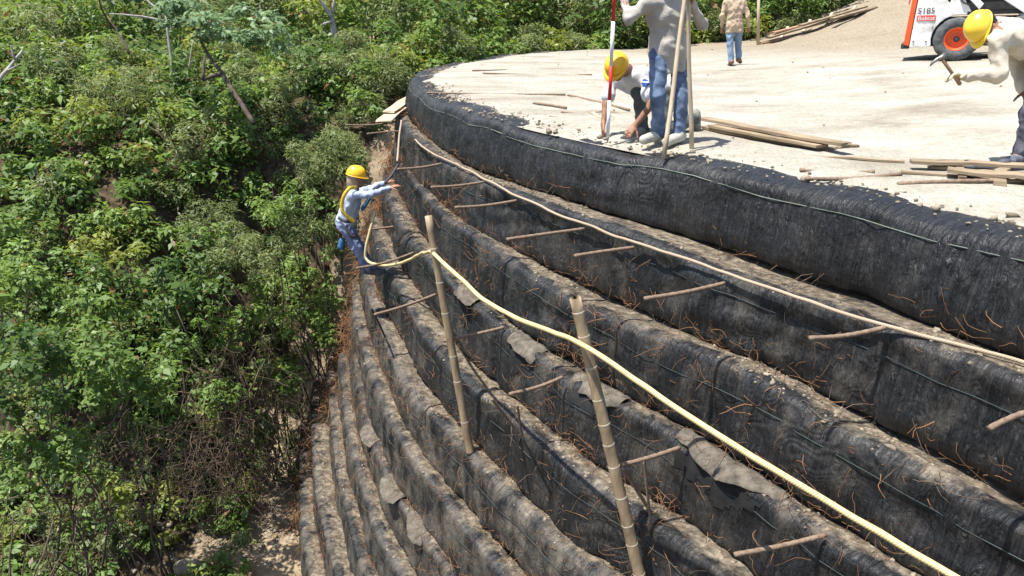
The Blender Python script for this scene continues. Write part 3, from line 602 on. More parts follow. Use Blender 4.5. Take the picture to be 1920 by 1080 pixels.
BUSHES = [  # name, px u, px v, distance, radius, height radius, kind, label, category
 ('leafy_shrub', 596, 612, 13.4, 0.78, 0.68, 'lush', 'light green shrub on thin dark stems against the wall toe', 'shrub'),
 ('fern_shrub', 490, 565, 13.2, 0.85, 0.6, 'fern', 'bright fern-like shrub left of the small shrub at the wall toe', 'shrub'),
 ('broadleaf_bush', 255, 690, 9.6, 1.05, 0.85, 'broad', 'large mid green bush in front of the brown vines', 'bush'),
 ('broadleaf_bush', 70, 690, 9.2, 1.0, 0.8, 'dark', 'dark green bush at the left edge, halfway down', 'bush'),
 ('broadleaf_bush', 40, 540, 11.0, 1.0, 0.75, 'lush', 'light green bush at the left edge under the pale large-leaved tree', 'bush'),
 ('broadleaf_bush', 180, 560, 11.0, 0.9, 0.7, 'broad', 'mid green bush between the left edge and the dark gap', 'bush'),
 ('broadleaf_bush', 330, 540, 11.4, 0.9, 0.65, 'dark', 'dark green bush above the brown vine curtain', 'bush'),
 ('olive_bush', 565, 440, 13.5, 0.9, 0.55, 'feathery', 'olive feathery bush behind the climbing worker', 'bush'),
 ('olive_bush', 430, 430, 14.0, 1.1, 0.7, 'feathery', 'wide olive bush left of the climbing worker', 'bush'),
 ('feathery_bush', 400, 320, 17.0, 1.5, 0.9, 'fern', 'broad fine-leaved green bush in the middle of the hillside', 'bush'),
 ('feathery_bush', 610, 300, 15.0, 0.9, 0.75, 'feathery', 'dense fine-leaved bush just left of the yellow-helmeted climber', 'bush'),
 ('feathery_bush', 640, 215, 18.0, 1.2, 0.8, 'feathery', 'greyish olive bush left of the boards at the platform corner', 'bush'),
 ('pale_tree', 110, 340, 15.0, 1.15, 0.5, 'pale', 'tree with large pale grey-green leaves at the left edge', 'tree'),
 ('broadleaf_bush', 240, 260, 19.0, 1.3, 0.8, 'broad', 'rounded green bush below the bare grey branches', 'bush'),
 ('yellow_bush', 210, 480, 12.8, 0.9, 0.5, 'yellow', 'yellowish green bush below the pale large-leaved tree', 'bush'),
 ('broadleaf_bush', 60, 150, 24.0, 1.8, 1.2, 'lush', 'fresh green bush high on the hillside at the left edge', 'bush'),
 ('broadleaf_bush', 30, 30, 30.0, 2.0, 1.4, 'dark', 'dark bush in the top left corner', 'bush'),
 ('grey_leaf_bush', 745, 95, 24.5, 1.5, 0.95, 'pale', 'grey-green large-leaved bush behind the rounded platform corner', 'bush'),
 ('yellow_bush', 690, 25, 33.0, 2.6, 1.3, 'yellow', 'wide yellow-green feathery thicket at the top, left of the dark trees', 'bush'),
 ('dark_tree', 950, 40, 33.0, 2.0, 1.5, 'dark', 'dark broad-leaved tree beyond the back rim of the platform', 'tree'),
 ('dark_tree', 860, 60, 31.0, 1.4, 1.1, 'dark', 'smaller dark tree left of the biggest dark tree behind the platform', 'tree'),
 ('yellow_bush', 1065, 62, 30.5, 1.0, 0.85, 'yellow', 'yellow-green bush on the back rim left of the red and white rod', 'bush'),
 ('feathery_bush', 1130, 40, 33.0, 1.6, 1.2, 'fern', 'light feathery bush behind the red and white rod', 'bush'),
 ('feathery_bush', 1330, 50, 33.0, 1.5, 1.1, 'fern', 'light green bush directly behind the walking man in the tan shirt', 'bush'),
 ('dark_tree', 1480, 10, 33.0, 1.8, 1.2, 'dark', 'dark leafy bush behind the far stack of planks', 'bush'),
 ('broadleaf_bush', 1580, -15, 36.0, 1.8, 1.2, 'dark', 'dark bush at the top end of the plank stack by the ramp', 'bush'),
 ('broadleaf_bush', 560, 120, 25.0, 1.4, 0.9, 'broad', 'mid green bush below the pale forked dead trunk', 'bush'),
 ('broadleaf_bush', 520, 715, 12.8, 0.62, 0.5, 'lush', 'pale green bush between the brown vines and the shrub on dark stems', 'bush'),
 ('broadleaf_bush', 500, 800, 12.2, 0.5, 0.36, 'dark', 'low dark bush at the shaded foot of the bank', 'bush'),
 ('broadleaf_bush', 20, 420, 13.0, 1.0, 0.7, 'broad', 'mid green bush at the left edge beside the pale large-leaved tree', 'bush'),
 ('olive_bush', 470, 485, 12.3, 0.75, 0.5, 'feathery', 'olive bush on the bank below the wide olive bush', 'bush'),
 ('leafy_shrub', 565, 515, 14.6, 0.72, 0.5, 'lush', 'bright shrub on the bank left of the climber\'s feet', 'shrub'),
 ('broadleaf_bush', 390, 470, 12.6, 0.75, 0.5, 'broad', 'mid green bush on the bank above the dark green bush', 'bush'),
 ('feathery_bush', 520, 385, 13.4, 0.8, 0.55, 'fern', 'fine-leaved green bush a little left of the climber\'s helmet', 'bush'),
 ('leafy_shrub', 640, 560, 15.2, 0.4, 0.3, 'lush', 'small bright shrub directly below the climber\'s boots', 'shrub'),
 ('broadleaf_bush', 420, 620, 12.0, 0.7, 0.5, 'broad', 'green bush just above the top of the brown vines', 'bush'),
 ('weed_clump', 545, 880, 12.2, 0.36, 0.24, 'feathery', 'low olive weeds in the shade beside the wall toe', 'weeds'),
 ('leafy_shrub', 632, 640, 15.0, 0.34, 0.3, 'lush', 'small leafy shrub hugging the wall edge below the climber', 'shrub'),
 ('olive_bush', 600, 705, 14.6, 0.45, 0.38, 'feathery', 'olive bush on the steep bank against the wall toe', 'bush'),
 ('leafy_shrub', 572, 770, 14.0, 0.4, 0.34, 'broad', 'green shrub on the bare bank strip beside the wall toe', 'shrub'),
 ('olive_bush', 548, 835, 13.2, 0.4, 0.3, 'feathery', 'dry olive clump in the shaded corner of the bank', 'bush'),
 ('broadleaf_bush', 400, 740, 10.9, 0.55, 0.4, 'lush', 'light green bush growing through the brown vines', 'bush'),
 ('vine_sprig', 225, 930, 8.8, 0.35, 0.45, 'yellow', 'yellow-green sprig hanging over the dark gully at lower left', 'shrub'),
 ('weed_clump', 470, 1035, 10.6, 0.5, 0.2, 'fern', 'low green weeds on the bare soil near the wall toe', 'weeds'),
 ('weed_clump', 300, 1010, 10.3, 0.34, 0.26, 'yellow', 'small yellow-green weeds beside the pale boulder', 'weeds'),
 ('broadleaf_bush', 90, 860, 8.8, 0.8, 0.55, 'broad', 'green bush at the left edge above the dark gully', 'bush'),
]
for q, b in enumerate(BUSHES): bush(*b, seed=q)

# hillside thicket: one mass of undergrowth and far crowns nobody could count
def thicket(name, label, xr, yr, spacing, hgt, seed, pals, keep, leafmul=1.0, cap=200000, big=1.0):
    r = np.random.default_rng(seed); pts = []
    y = yr[0]
    while y < yr[1]:
        sp = spacing*(0.65+y*0.035); x = xr[0]
        while x < xr[1]:
            px_, py_ = x+r.uniform(-0.5, 0.5)*sp, y+r.uniform(-0.5, 0.5)*sp
            if keep(px_, py_): pts.append((px_, py_, sp))
            x += sp
        y += sp*0.85
    pts = np.array(pts); g = terr_z(pts[:, 0], pts[:, 1]); sets = []
    u, v, zc = px(np.c_[pts[:, :2], g+1.0]); vis = (u > -350) & (u < 2150) & (v > -250) & (v < 1500) & (zc > 2); pts = pts[vis]; g = g[vis]
    nz = fbm(pts[:, 0]*0.35, pts[:, 1]*0.35, seed)
    which = r.choice(len(pals), len(pts), p=[p[1] for p in pals])
    for w, (kind, _) in enumerate(pals):
        m = which == w
        if not m.any(): continue
        size, asp, pal, cf = KIND[kind]; sub = pts[m]; gg = g[m]; cs = []; rs = []; far = sub[:, 1]
        for (x, y, sp), z, hz in zip(sub, gg, nz[m]):
            hh = hgt*(0.75+0.9*hz+r.uniform(-0.1, 0.35))*(0.8+0.02*y)
            for q in range(6):
                cs.append((x+r.normal(0, 0.34)*sp, y+r.normal(0, 0.34)*sp, z+max(0.15, hh*r.uniform(0.25, 1.0)))); rs.append(sp*r.uniform(0.26, 0.56))
        cs = np.array(cs); rs = np.array(rs); sc = np.clip(0.80+0.022*cs[:, 1], 0.9, 2.0)
        for lo, hi in ((0, 14), (14, 22), (22, 32), (32, 90)):
            mm = (cs[:, 1] >= lo) & (cs[:, 1] < hi)
            if mm.sum() < 2: continue
            sz = size*big*float(sc[mm].mean()); n = int(min(cap, leafmul*(4*math.pi*(rs[mm]**2).sum())/(sz*sz*asp)*0.55))
            R3 = np.c_[rs[mm], rs[mm], rs[mm]*0.85]
            sets.append(leaves(cs[mm], R3, n, sz, asp, pal, seed+w*10+lo, dry=0.03))
    o = leaf_obj(name, sets, None, kind='stuff'); o['label'] = label; return o
def keep_hill(x, y):
    sd = float(rim_sd(np.array([x]), np.array([y]))[0]); z = ground(x, y)
    if sd < 0.355*abs(min(z, 0)) + 0.42: return False
    if z < -6.5 and sd < 3.1 + max(0, -6.5-z)*0.5: return False
    bo = W(350, 1065, 10.0); so_ = np.array([x, y])-bo[:2]        # clearing round the boulder, open towards the south
    if abs(so_[0]-0.5*so_[1]) < 0.75 and so_[1] < 0.6: return False
    return y > 8.2
thicket('slope_thicket', 'dense green scrub on the steep bank beside the wall toe', (-13, -1.5), (8.2, 16.8), 0.30, 0.62, 13, [('broad', 0.22), ('dark', 0.10), ('feathery', 0.34), ('lush', 0.24), ('yellow', 0.10)], lambda x, y: keep_hill(x, y) and (y < 13.3 or rim_sd(np.array([x]), np.array([y]))[0] < 3.6), big=0.95)
thicket('hillside_thicket', 'dense green scrub covering the hillside left of the wall', (-18, -1.0), (12.4, 22), 0.45, 0.95, 11, [('broad', 0.30), ('dark', 0.16), ('feathery', 0.24), ('lush', 0.20), ('yellow', 0.10)], lambda x, y: keep_hill(x, y) and not (y < 16.8 and rim_sd(np.array([x]), np.array([y]))[0] < 3.6), leafmul=0.85, big=1.08)
thicket('far_thicket', 'mass of trees and scrub at the top of the slope behind the platform', (-34, 30), (22, 41), 1.0, 1.9, 12, [('broad', 0.27), ('dark', 0.20), ('feathery', 0.22), ('lush', 0.16), ('yellow', 0.15)],
        lambda x, y: rim_sd(np.array([x]), np.array([y]))[0] > 0.9, leafmul=0.62, big=1.62)
thicket('rim_scrub', 'low bright green scrub crowding the back rim of the platform', (-3, 16), (20, 34), 0.42, 0.75, 14, [('broad', 0.2), ('feathery', 0.3), ('lush', 0.3), ('yellow', 0.2)],
        lambda x, y: 0.35 < rim_sd(np.array([x]), np.array([y]))[0] < 2.6, big=1.2)

# dead wood among the scrub
def crooked(r, a, b, rad0, rad1, n=9, wob=0.05):
    a = np.asarray(a, float); b = np.asarray(b, float); t = np.linspace(0, 1, n)[:, None]; L = np.linalg.norm(b-a)
    P = a+(b-a)*t + np.cumsum(r.normal(0, wob*L/n, (n, 3)), 0)*np.sin(t*math.pi); return tube(P, np.linspace(rad0, rad1, n), 6)
r = np.random.default_rng(5)
# leaning dark trunk with a pale spreading crown
t = thing('umbrella_tree', tuple(W(470, 222, 14.9)), 'tree with a dark leaning trunk and flat pale green crown high on the hillside', 'tree')
v, f = merge([crooked(r, W(476, 232, 14.8), W(418, 140, 15.5), 0.052, 0.044, 9, 0.03), crooked(r, W(418, 140, 15.5), W(378, 80, 16.0), 0.044, 0.03, 7, 0.04), crooked(r, W(414, 138, 15.5), W(380, 150, 15.2), 0.05, 0.03, 5), crooked(r, W(380, 150, 15.2), W(384, 105, 15.4), 0.035, 0.02, 5)])
mk('trunk', v, f, M['bark_dark'], t, True)
P = np.array([W(u, v_, 16.0+dy*0.7) for u, v_, dy in [(345,28,0.3),(380,36,0),(415,45,0.2),(450,42,-0.2),(480,50,0.4),(365,52,-0.4),(435,60,-0.3),(330,45,0.1),(500,58,0.3),(400,22,0.6),(525,72,0.2),(310,34,0.5),(460,70,0.6),(505,44,0.9),(390,64,0.1),(355,14,0.9)]]); P = P+np.random.default_rng(4).normal(0, 0.12, P.shape); leaf_obj('crown', [leaves(P, np.tile([[0.40, 0.40, 0.15]], (16, 1)), 2100, 0.14, 0.42, 'pale', 91, up=0.5, shell=1.0)], t)
def dead_tree(name, loc, label, lines, rad, mat, seed, cat='dead tree'):
    rr = np.random.default_rng(seed); t = thing(name, tuple(loc), label, cat); main = True
    for a, b, k in lines:
        v, f = crooked(rr, a, b, rad*k, rad*k*0.45, 8, 0.06); mk('trunk' if main else 'branch', v, f, mat, t, True); main = False
dead_tree('bare_tree', W(330, 175, 18.3), 'bare grey branching tree at the top left behind the pale flat crown', [(W(330, 190, 18.5), W(310, 30, 18.7), 1.0), (W(312, 40, 18.7), W(205, 26, 18.5), 0.6), (W(310, 32, 18.7), W(262, -15, 18.9), 0.6), (W(312, 30, 18.7), W(340, -20, 18.8), 0.6), (W(318, 30, 18.7), W(285, -20, 18.5), 0.4), (W(345, 40, 18.7), W(362, -8, 18.7), 0.5), (W(320, 55, 18.6), W(355, 25, 18.4), 0.4), (W(322, 50, 18.6), W(288, 50, 18.8), 0.35), (W(355, 130, 18.3), W(363, 75, 18.3), 0.45)], 0.055, M['bark_grey'], 3)
dead_tree('forked_trunk', W(626, 70, 21.5), 'pale forked dead trunk standing above the scrub at the top centre', [(W(628, 70, 21.6), W(622, 22, 21.6), 1.0), (W(623, 32, 21.6), W(596, -6, 21.4), 0.7), (W(623, 24, 21.6), W(627, -12, 21.6), 0.6), (W(624, 40, 21.6), W(606, 45, 21.3), 0.5)], 0.10, M['bark_grey'], 4)
dead_tree('dead_branch', W(10, 150, 15.8), 'grey dead branch rising from the left edge near the top', [(W(-8, 158, 15.8), W(42, 95, 16.2), 1.0), (W(15, 132, 15.9), W(38, 120, 16.0), 0.5), (W(28, 112, 16.0), W(20, 85, 16.0), 0.5)], 0.05, M['bark_grey'], 5, 'branch')
dead_tree('dark_sapling', W(238, 98, 16.5), 'thin dark leaning stem below the bare grey tree', [(W(242, 100, 16.5), W(200, 30, 16.9), 1.0), (W(215, 55, 16.7), W(192, -5, 11.4), 0.7)], 0.03, M['bark_dark'], 6, 'sapling')
dead_tree('twiggy_shrub', W(300, 262, 13.8), 'pale leafless twigs poking out of the scrub at mid left', [(W(312, 268, 13.8), W(280, 218, 14.0), 1.0), (W(300, 250, 13.8), W(262, 222, 14.0), 0.8), (W(305, 255, 13.9), W(318, 215, 14.0), 0.7), (W(298, 245, 13.9), W(300, 205, 14.0), 0.6), (W(308, 262, 13.8), W(332, 232, 14.0), 0.5), (W(296, 240, 13.8), W(275, 200, 14.1), 0.5)], 0.013, M['twig'], 7, 'shrub')
dead_tree('dead_branch', W(60, 1070, 7.6), 'bare grey twigs over the dark gully in the lower left corner', [(W(20, 1090, 7.6), W(25, 960, 7.8), 1.0), (W(22, 1010, 7.7), W(60, 955, 7.8), 0.7), (W(60, 1090, 7.6), W(100, 975, 7.9), 0.9), (W(40, 1100, 7.6), W(48, 1000, 7.6), 0.7), (W(90, 1085, 7.6), W(130, 1015, 7.8), 0.7), (W(75, 1040, 7.7), W(40, 985, 7.8), 0.5), (W(5, 1060, 7.7), W(12, 940, 7.9), 0.6)], 0.013, M['twig'], 8, 'branch')
dead_tree('fallen_branch', W(280, 1000, 10.4), 'white peeled branch lying across the gully at lower left', [(W(300, 1030, 10.5), W(242, 978, 10.3), 1.0), (W(268, 1000, 10.4), W(242, 965, 10.4), 0.5)], 0.024, M['wood_pale'], 9, 'branch')
# stems of the shrub at the wall toe
# hanging brown vines: an uncountable tangle
def vines(name, label, spots, n, L, rad, seed, mat):
    r = np.random.default_rng(seed); ci = r.integers(len(spots), size=n); S = np.array([W(*s[:3]) for s in spots]); R = np.array([s[3] for s in spots])
    p = S[ci]+r.normal(0, 1, (n, 3))*R[ci][:, None]; segs = 7; d = r.normal(0, 0.7, (n, 3)) + np.array([0, -0.15, -0.6]); pts = [p]
    for q in range(segs):
        d = d/np.linalg.norm(d, axis=1)[:, None] + r.normal(0, 0.35, (n, 3)) + np.array([0, 0, -0.12]); p = p + d/np.linalg.norm(d, axis=1)[:, None]*L/segs*r.uniform(0.6, 1.3, (n, 1)); pts.append(p)
    A = np.stack(pts, 1); t = np.gradient(A, axis=1); t /= np.linalg.norm(t, axis=2)[..., None]
    a = np.cross(t, np.array([0.3, 0.5, 0.81])); a /= np.linalg.norm(a, axis=2)[..., None]+1e-9; b = np.cross(t, a); rr = rad*r.uniform(0.5, 1.4, n)[:, None, None]
    ring = np.stack([A+rr*(a*math.cos(x)+b*math.sin(x)) for x in (0, 2.094, 4.189)], 2); ii = np.arange(n*(segs+1)*3).reshape(n, segs+1, 3)
    F = np.concatenate([np.stack([ii[:, :-1, q], ii[:, :-1, (q+1) % 3], ii[:, 1:, (q+1) % 3], ii[:, 1:, q]], 2).reshape(-1, 4) for q in range(3)])
    o = mk(name, ring.reshape(-1, 3), F, mat, None, False, kind='stuff'); o['label'] = label
vines('dry_vines', 'tangle of dry brown vines hanging over the bank', [(430,680,11.4,0.36),(400,760,11.2,0.38),(380,830,11.0,0.36),(440,850,11.2,0.36),(390,910,10.9,0.30),(330,900,10.4,0.34),(270,850,9.6,0.32),(120,940,8.9,0.3),(180,890,9.2,0.3),(530,770,12.4,0.32),(500,870,11.9,0.32),(450,780,11.4,0.36),(470,930,11.6,0.28)], 1150, 0.8, 0.0042, 21, M['twig'])
def toe_wire():
    spots = []
    for k in range(2, NC):                     # along the far left edge of every course
        P = COURSE[k]['P'][:, 6:28:3].reshape(-1, 3); P = P[(P[:, 1] > 8) & (P[:, 1] < 16.5)]
        g = terr_z(P[:, 0], P[:, 1]); P = P[P[:, 2] > g-0.05]; u, v, zc = px(P)
        if len(u) == 0: continue
        m = np.argsort(u)[:90]; spots += [(u[i], v[i], P[i, 1], 0.05) for i in m[::5]]
    vines('rusty_wire_tangle', 'rust coloured wire and roots matted along the left edge of the wall', spots, 1700, 0.34, 0.0046, 22, M['rust'])
toe_wire()
# bank soil stones, boulder
r = np.random.default_rng(31); pts = []
while len(pts) < 700:
    x, y = r.uniform(-6.5, -2.2), r.uniform(8.5, 15.0); sd = float(rim_sd(np.array([x]), np.array([y]))[0])
    z = ground(x, y)
    if sd > 0.355*abs(z)+0.1: pts.append((x, y, z+0.01))
scatter_stones('bank_stones', np.array(pts), np.abs(r.normal(0, 0.03, 700))+0.012, M['rock'], None, 8, kind='stuff', label='loose pale stones on the bare soil at the wall toe')
def boulder(u, v, y, s, label, seed):
    for y in np.linspace(8.2, 13, 97):            # where the line of sight meets the ground
        c = W(u, v, y)
        if c[2] < ground(c[0], c[1])+0.35*s: break
    vv, ff = lump(seed, 0.8); me_v = vv*s+c
    o = mk('boulder', me_v, [tuple(x) for x in ff], M['rock'], None, False, loc=c, label=label, cat='rock')
    b = o.modifiers.new('sub', 'SUBSURF'); b.levels = 2; b.render_levels = 2; b.subdivision_type = 'CATMULL_CLARK'
    d = o.modifiers.new('d', 'DISPLACE'); tx = bpy.data.textures.new('boulder_noise', 'CLOUDS'); tx.noise_scale = 0.12; d.texture = tx; d.strength = 0.06
boulder(350, 1065, 10.0, 0.27, 'pale boulder lying on the soil at the bottom of the picture', 3)
boulder(205, 1040, 10.1, 0.13, 'small grey rock in the dark gully at lower left', 6)
boulder(520, 1060, 10.1, 0.10, 'small pale stone on the soil next to the wall toe', 9)

# ------------------------------------------------------------------ rebar pins, bamboo, ropes
def rebar(a, b, rad, label, name='rebar_pin', cat='rebar', group='rusty rebar pins driven into the wall', mat='rebar'):
    a = np.asarray(a); b = np.asarray(b); L = np.linalg.norm(b-a); n = max(4, int(L/0.03)); t = np.linspace(0, 1, n)[:, None]
    rb = np.random.default_rng(int(abs(a[0]*1000+a[1]*77))); P = a+(b-a)*t; P[:, 2] -= rb.normal(0.012, 0.015)*np.sin(t[:, 0]*math.pi); P[:, 1] += rb.normal(0, 0.012)*np.sin(t[:, 0]*math.pi); R = rad*(1+0.14*(np.arange(n) % 2)); v, f = tube(P, R, 6)
    return mk(name, v, f, M[mat], None, True, loc=a, label=label, cat=cat, group=group)
PINS = [  # tip px, root px, height of the crest, label
 ((745,317),(828,307),-0.60,'rusty rebar pin in the second course nearest its far end'),
 ((808,351),(908,341),-0.60,'second rebar pin from the far end of the second course'),
 ((853,389),(968,376),-0.60,'third rebar pin from the far end of the second course'),
 ((950,449),(1095,429),-0.60,'fourth rebar pin from the far end of the second course'),
 ((1077,480),(1188,464),-0.60,'fifth rebar pin from the far end of the second course'),
 ((1208,560),(1358,531),-0.60,'sixth rebar pin from the far end of the second course'),
 ((1518,634),(1660,614),-0.60,'seventh rebar pin from the far end, right half of the second course'),
 ((1855,803),(1960,765),-0.62,'rebar pin at the right edge of the picture in the second course'),
 ((668,503),(775,474),-1.80,'rebar pin beside the climber\'s feet under the yellow rope'),
 ((690,431),(738,425),-1.80,'short rebar pin beside the climber\'s hip'),
 ((702,590),(822,550),-1.80,'rebar pin left of the first bamboo pole'),
 ((833,639),(945,614),-1.80,'rebar pin crossing behind the first bamboo pole'),
 ((955,739),(1055,707),-1.80,'rebar pin between the two bamboo poles'),
 ((1160,873),(1275,839),-1.80,'rebar pin crossing the second bamboo pole'),
 ((1377,1040),(1548,1003),-1.80,'rebar pin lowest in the picture, right of the second bamboo pole'),
 ((648,234),(742,228),-0.62,'upper of two thin rods poking out towards the scrub at the far corner'),
 ((688,251),(748,246),-0.66,'lower of two thin rods poking out towards the scrub at the far corner'),
]
PINP = []
for (a, b, z, lab) in PINS:
    A, B = Z(*a, z+0.035), Z(*b, z+0.03); L = np.linalg.norm(A-B)
    PINP.append((A, B)); rebar(A, B, 0.015 if z < -1 else 0.014, lab)
bp1_mid = PINP[11][0]*0.9+PINP[11][1]*0.1; bp2_mid = PINP[13][0]*0.97+PINP[13][1]*0.03
def on_line_z(u, v, z): return Z(u, v, z)
def bamboo(base, top, r0, r1, label, ring_gap, seed, group='bamboo poles leaning on the wall'):
    r = np.random.default_rng(seed); base = np.asarray(base); top = np.asarray(top); L = np.linalg.norm(top-base); t = thing('bamboo_pole', tuple(base), label, 'pole', group)
    s = []; rad = []; x = 0.0; nodes = []
    while x < L:
        q = x/L; rr = r0+(r1-r0)*q; s += [x, x+0.02, x+ring_gap*0.5]; rad += [rr*1.06, rr, rr*0.985]; nodes.append((x, rr)); x += ring_gap*r.uniform(0.7, 1.35)
    s.append(L); rad.append(r1); d = (top-base)/L; side = np.cross(d, (0, 0, 1)); P = base+np.outer(s, d)+np.outer(0.020*np.sin(np.array(s)*2.1+seed), side)
    v, f = tube(P, rad, 12); culm = mk('culm', v, f, M['bamboo'], t, True)
    for x, rr in nodes[1:]:
        c = base+d*x + side*0.020*math.sin(x*2.1+seed); v, f = tube([c-d*0.013, c-d*0.004, c+d*0.004, c+d*0.013], [rr*1.01, rr*1.07, rr*1.07, rr*1.01], 12); mk('node_ring', v, f, M['bamboo_ring'], t, True)
    # jagged broken tip
    v = [top + d*h + (math.cos(a)*np.cross(d, side)+math.sin(a)*side)*r1*0.97 for a, h in zip(np.linspace(0, 6.28, 12, endpoint=False), r.uniform(-0.01, 0.07, 12))]
    n = len(v); w = [p + (top-p)*0.25 for p in v]; lo = [p-d*0.05 for p in v]; mk('broken_tip', lo+v+w, [(i, (i+1) % n, n+(i+1) % n, n+i) for i in range(n)]+[(n+i, n+(i+1) % n, 2*n+(i+1) % n, 2*n+i) for i in range(n)], M['bamboo_ring'], t)
    return t
_, _, b1 = course_at(5, 880, 845); nrm = np.array([-0.85, -0.5, 0])
b1 = b1 + np.array([0, 0, 0.0])
def extend_to(base, mid, v_target):
    base = np.asarray(base); d = mid-base; k = np.linspace(0.8, 4, 600); P = base+d*k[:, None]; _, v, _ = px(P); return P[np.argmin(np.abs(v-v_target))]
b1_top = extend_to(b1, bp1_mid + np.array([-0.02, -0.05, 0]), 405); b1_top = W(803, 405, b1_top[1])
bamboo(b1, b1_top, 0.042, 0.033, 'thinner bamboo pole left of centre, leaning with its foot on a lower course', 0.34, 1)
_, _, b2 = course_at(5, 1212, 1150)
b2_top = extend_to(b2, bp2_mid + np.array([-0.03, -0.06, 0]), 578); b2_top = W(1083, 580, b2_top[1])
bamboo(b2, b2_top, 0.043, 0.038, 'thicker bamboo pole with pale nodes and broken tip right of centre', 0.21, 2)
def rope(name, pts, rad, mat, label, cat='rope'):
    P = np.array(pts, float); t = np.arange(len(P)); q = np.linspace(0, len(P)-1, (len(P)-1)*22+1); Q = np.stack([np.interp(q, t, P[:, i]) for i in range(3)], 1)
    for _ in range(60): Q[1:-1] = 0.25*Q[:-2]+0.5*Q[1:-1]+0.25*Q[2:]
    L0 = np.r_[0, np.cumsum(np.linalg.norm(np.diff(Q, axis=0), axis=1))]; Q[1:-1, 2] += (0.022*vnoise(L0*2.3, 1.5, 5)+0.010*vnoise(L0*7, 2.5, 6))[1:-1]; Q[1:-1, 0] += (0.020*vnoise(L0*2.9, 4.5, 7))[1:-1]
    sides = 8; v, f = tube(Q, rad*(1+0.10*vnoise(L0*9, 3.3, 8)), sides); o = mk(name, v, f, mat, None, True, loc=Q[0], label=label, cat=cat)
    uvl = o.data.uv_layers.new(name='UVMap'); L = np.r_[0, np.cumsum(np.linalg.norm(np.diff(Q, axis=0), axis=1))]; k = 0
    for p in o.data.polygons:
        quad = len(p.vertices) == 4 and p.index < (len(Q)-1)*sides; j = p.index % sides
        for li, vi in zip(p.loop_indices, p.vertices):
            jj = vi % sides
            if quad and j == sides-1 and jj == 0: jj = sides
            uvl.data[li].uv = (L[vi//sides], jj/sides)
    return o
def on_pole(base, top, v_target):
    k = np.linspace(0, 1, 500)[:, None]; P = base+(top-base)*k; _, v, _ = px(P); return P[np.argmin(np.abs(v-v_target))]
r1p = on_pole(b1, b1_top, 466) + np.array([-0.03, -0.055, 0.02]); r2p = on_pole(b2, b2_top, 631) + np.array([-0.03, -0.062, 0.0])
CL = 10.25     # distance of the climbing worker
rp = [W(702,398,CL-0.15), W(694,430,CL-0.2), W(686,462,CL-0.25), W(684,482,CL-0.25), W(692,493,CL-0.3), W(715,498,CL-0.6), W(745,496,CL-0.95), W(780,482,CL-1.35), r1p]
d12 = r2p-r1p
rp += [r1p+d12*k+np.array([0, 0, -0.16*math.sin(k*math.pi)]) for k in (0.25, 0.5, 0.75)] + [r2p]
end = W(1810, 1092, 2.75); d2 = end-r2p
rp += [r2p+d2*k+np.array([0, 0, -0.05*math.sin(k*math.pi)]) for k in (0.25, 0.5, 0.75)] + [end, end+d2*0.2]
rope('safety_rope', rp, 0.0185, M['rope_y'], 'thick yellow twisted rope slung from the climber over the bamboo poles')
# thin rope along the foot of the top course
pts = []
for u, v in [(778,262),(800,282),(850,306),(900,331),(960,362),(1040,400),(1150,440),(1240,470),(1350,508),(1491,556),(1630,602),(1769,640),(1920,680),(1990,703)]:
    i, j, p = course_at(1, u, v); pts.append(Z(u, v, p[2]+0.035))
rope('guide_rope', pts, 0.013, M['rope_b'], 'thin beige rope stretched along the foot of the top course')
rope('short_rope', [W(752, 226, 12.6), W(749, 250, 12.4), W(747, 275, 12.2), W(745, 303, 11.9)], 0.017, M['rope_b'], 'short beige rope hanging near the far corner above the climber')
# thin props near the bamboo
c1 = Z(922, 748, -1.85); rebar(c1, course_at(4, 978, 815)[2]+np.array([-0.03, -0.03, 0.03]), 0.012, 'rusty rod slanting below the pin between the bamboo poles', 'prop_rod', 'rod', 'short rusty prop rods')
rebar(Z(970, 760, -1.8), course_at(4, 980, 818)[2]+np.array([-0.02, -0.02, 0.02]), 0.010, 'upright rusty rod below the pin between the bamboo poles', 'prop_rod', 'rod', 'short rusty prop rods')
rebar(Z(1168, 878, -1.85), course_at(4, 1228, 962)[2]+np.array([-0.03, -0.03, 0.03]), 0.014, 'dark rod slanting right from the thicker bamboo pole', 'prop_rod', 'rod', 'short rusty prop rods')
rebar(Z(1208, 862, -1.8), course_at(4, 1228, 985)[2]+np.array([-0.03, -0.03, 0.02]), 0.011, 'upright rusty rod just right of the thicker bamboo pole', 'prop_rod', 'rod', 'short rusty prop rods')
rebar(Z(696, 578, -2.3), Z(722, 632, -3.0), 0.014, 'dark rod slanting down below the climber\'s feet', 'prop_rod', 'rod', 'short rusty prop rods', 'bark_dark')

# ------------------------------------------------------------------ things lying on the platform
def G(u, v, dz=0.0):
    p = Z(u, v, 0.0)
    for _ in range(8): p = Z(u, v, float(plat_z(p[0], p[1]))+dz)
    return p
def plank(a, b, w, th, label, mat='wood', group=None, seed=0, name='plank', cat='plank'):
    v, f = beam(a, b, w, th, 5, 0.012, seed); return mk(name, v, f, M[mat], None, False, loc=np.asarray(a), label=label, cat=cat, group=group)
gp = 'boards by the kneeling man'
plank(G(1318,222,0.10), G(1582,272,0.10), 0.14, 0.03, 'top board of the pile right of the standing man', 'wood', gp, 1)
plank(G(1335,236,0.06), G(1540,275,0.06), 0.13, 0.03, 'middle board of the pile right of the standing man', 'wood', gp, 2)
plank(G(1320,240,0.025), G(1560,280,0.025), 0.12, 0.03, 'bottom board of the pile right of the standing man', 'wood', gp, 3)
plank(G(1540,278,0.02), G(1605,272,0.02), 0.06, 0.02, 'short batten at the right tip of the board pile', 'wood', gp, 4)
gr = 'planks under the man with the hammer'
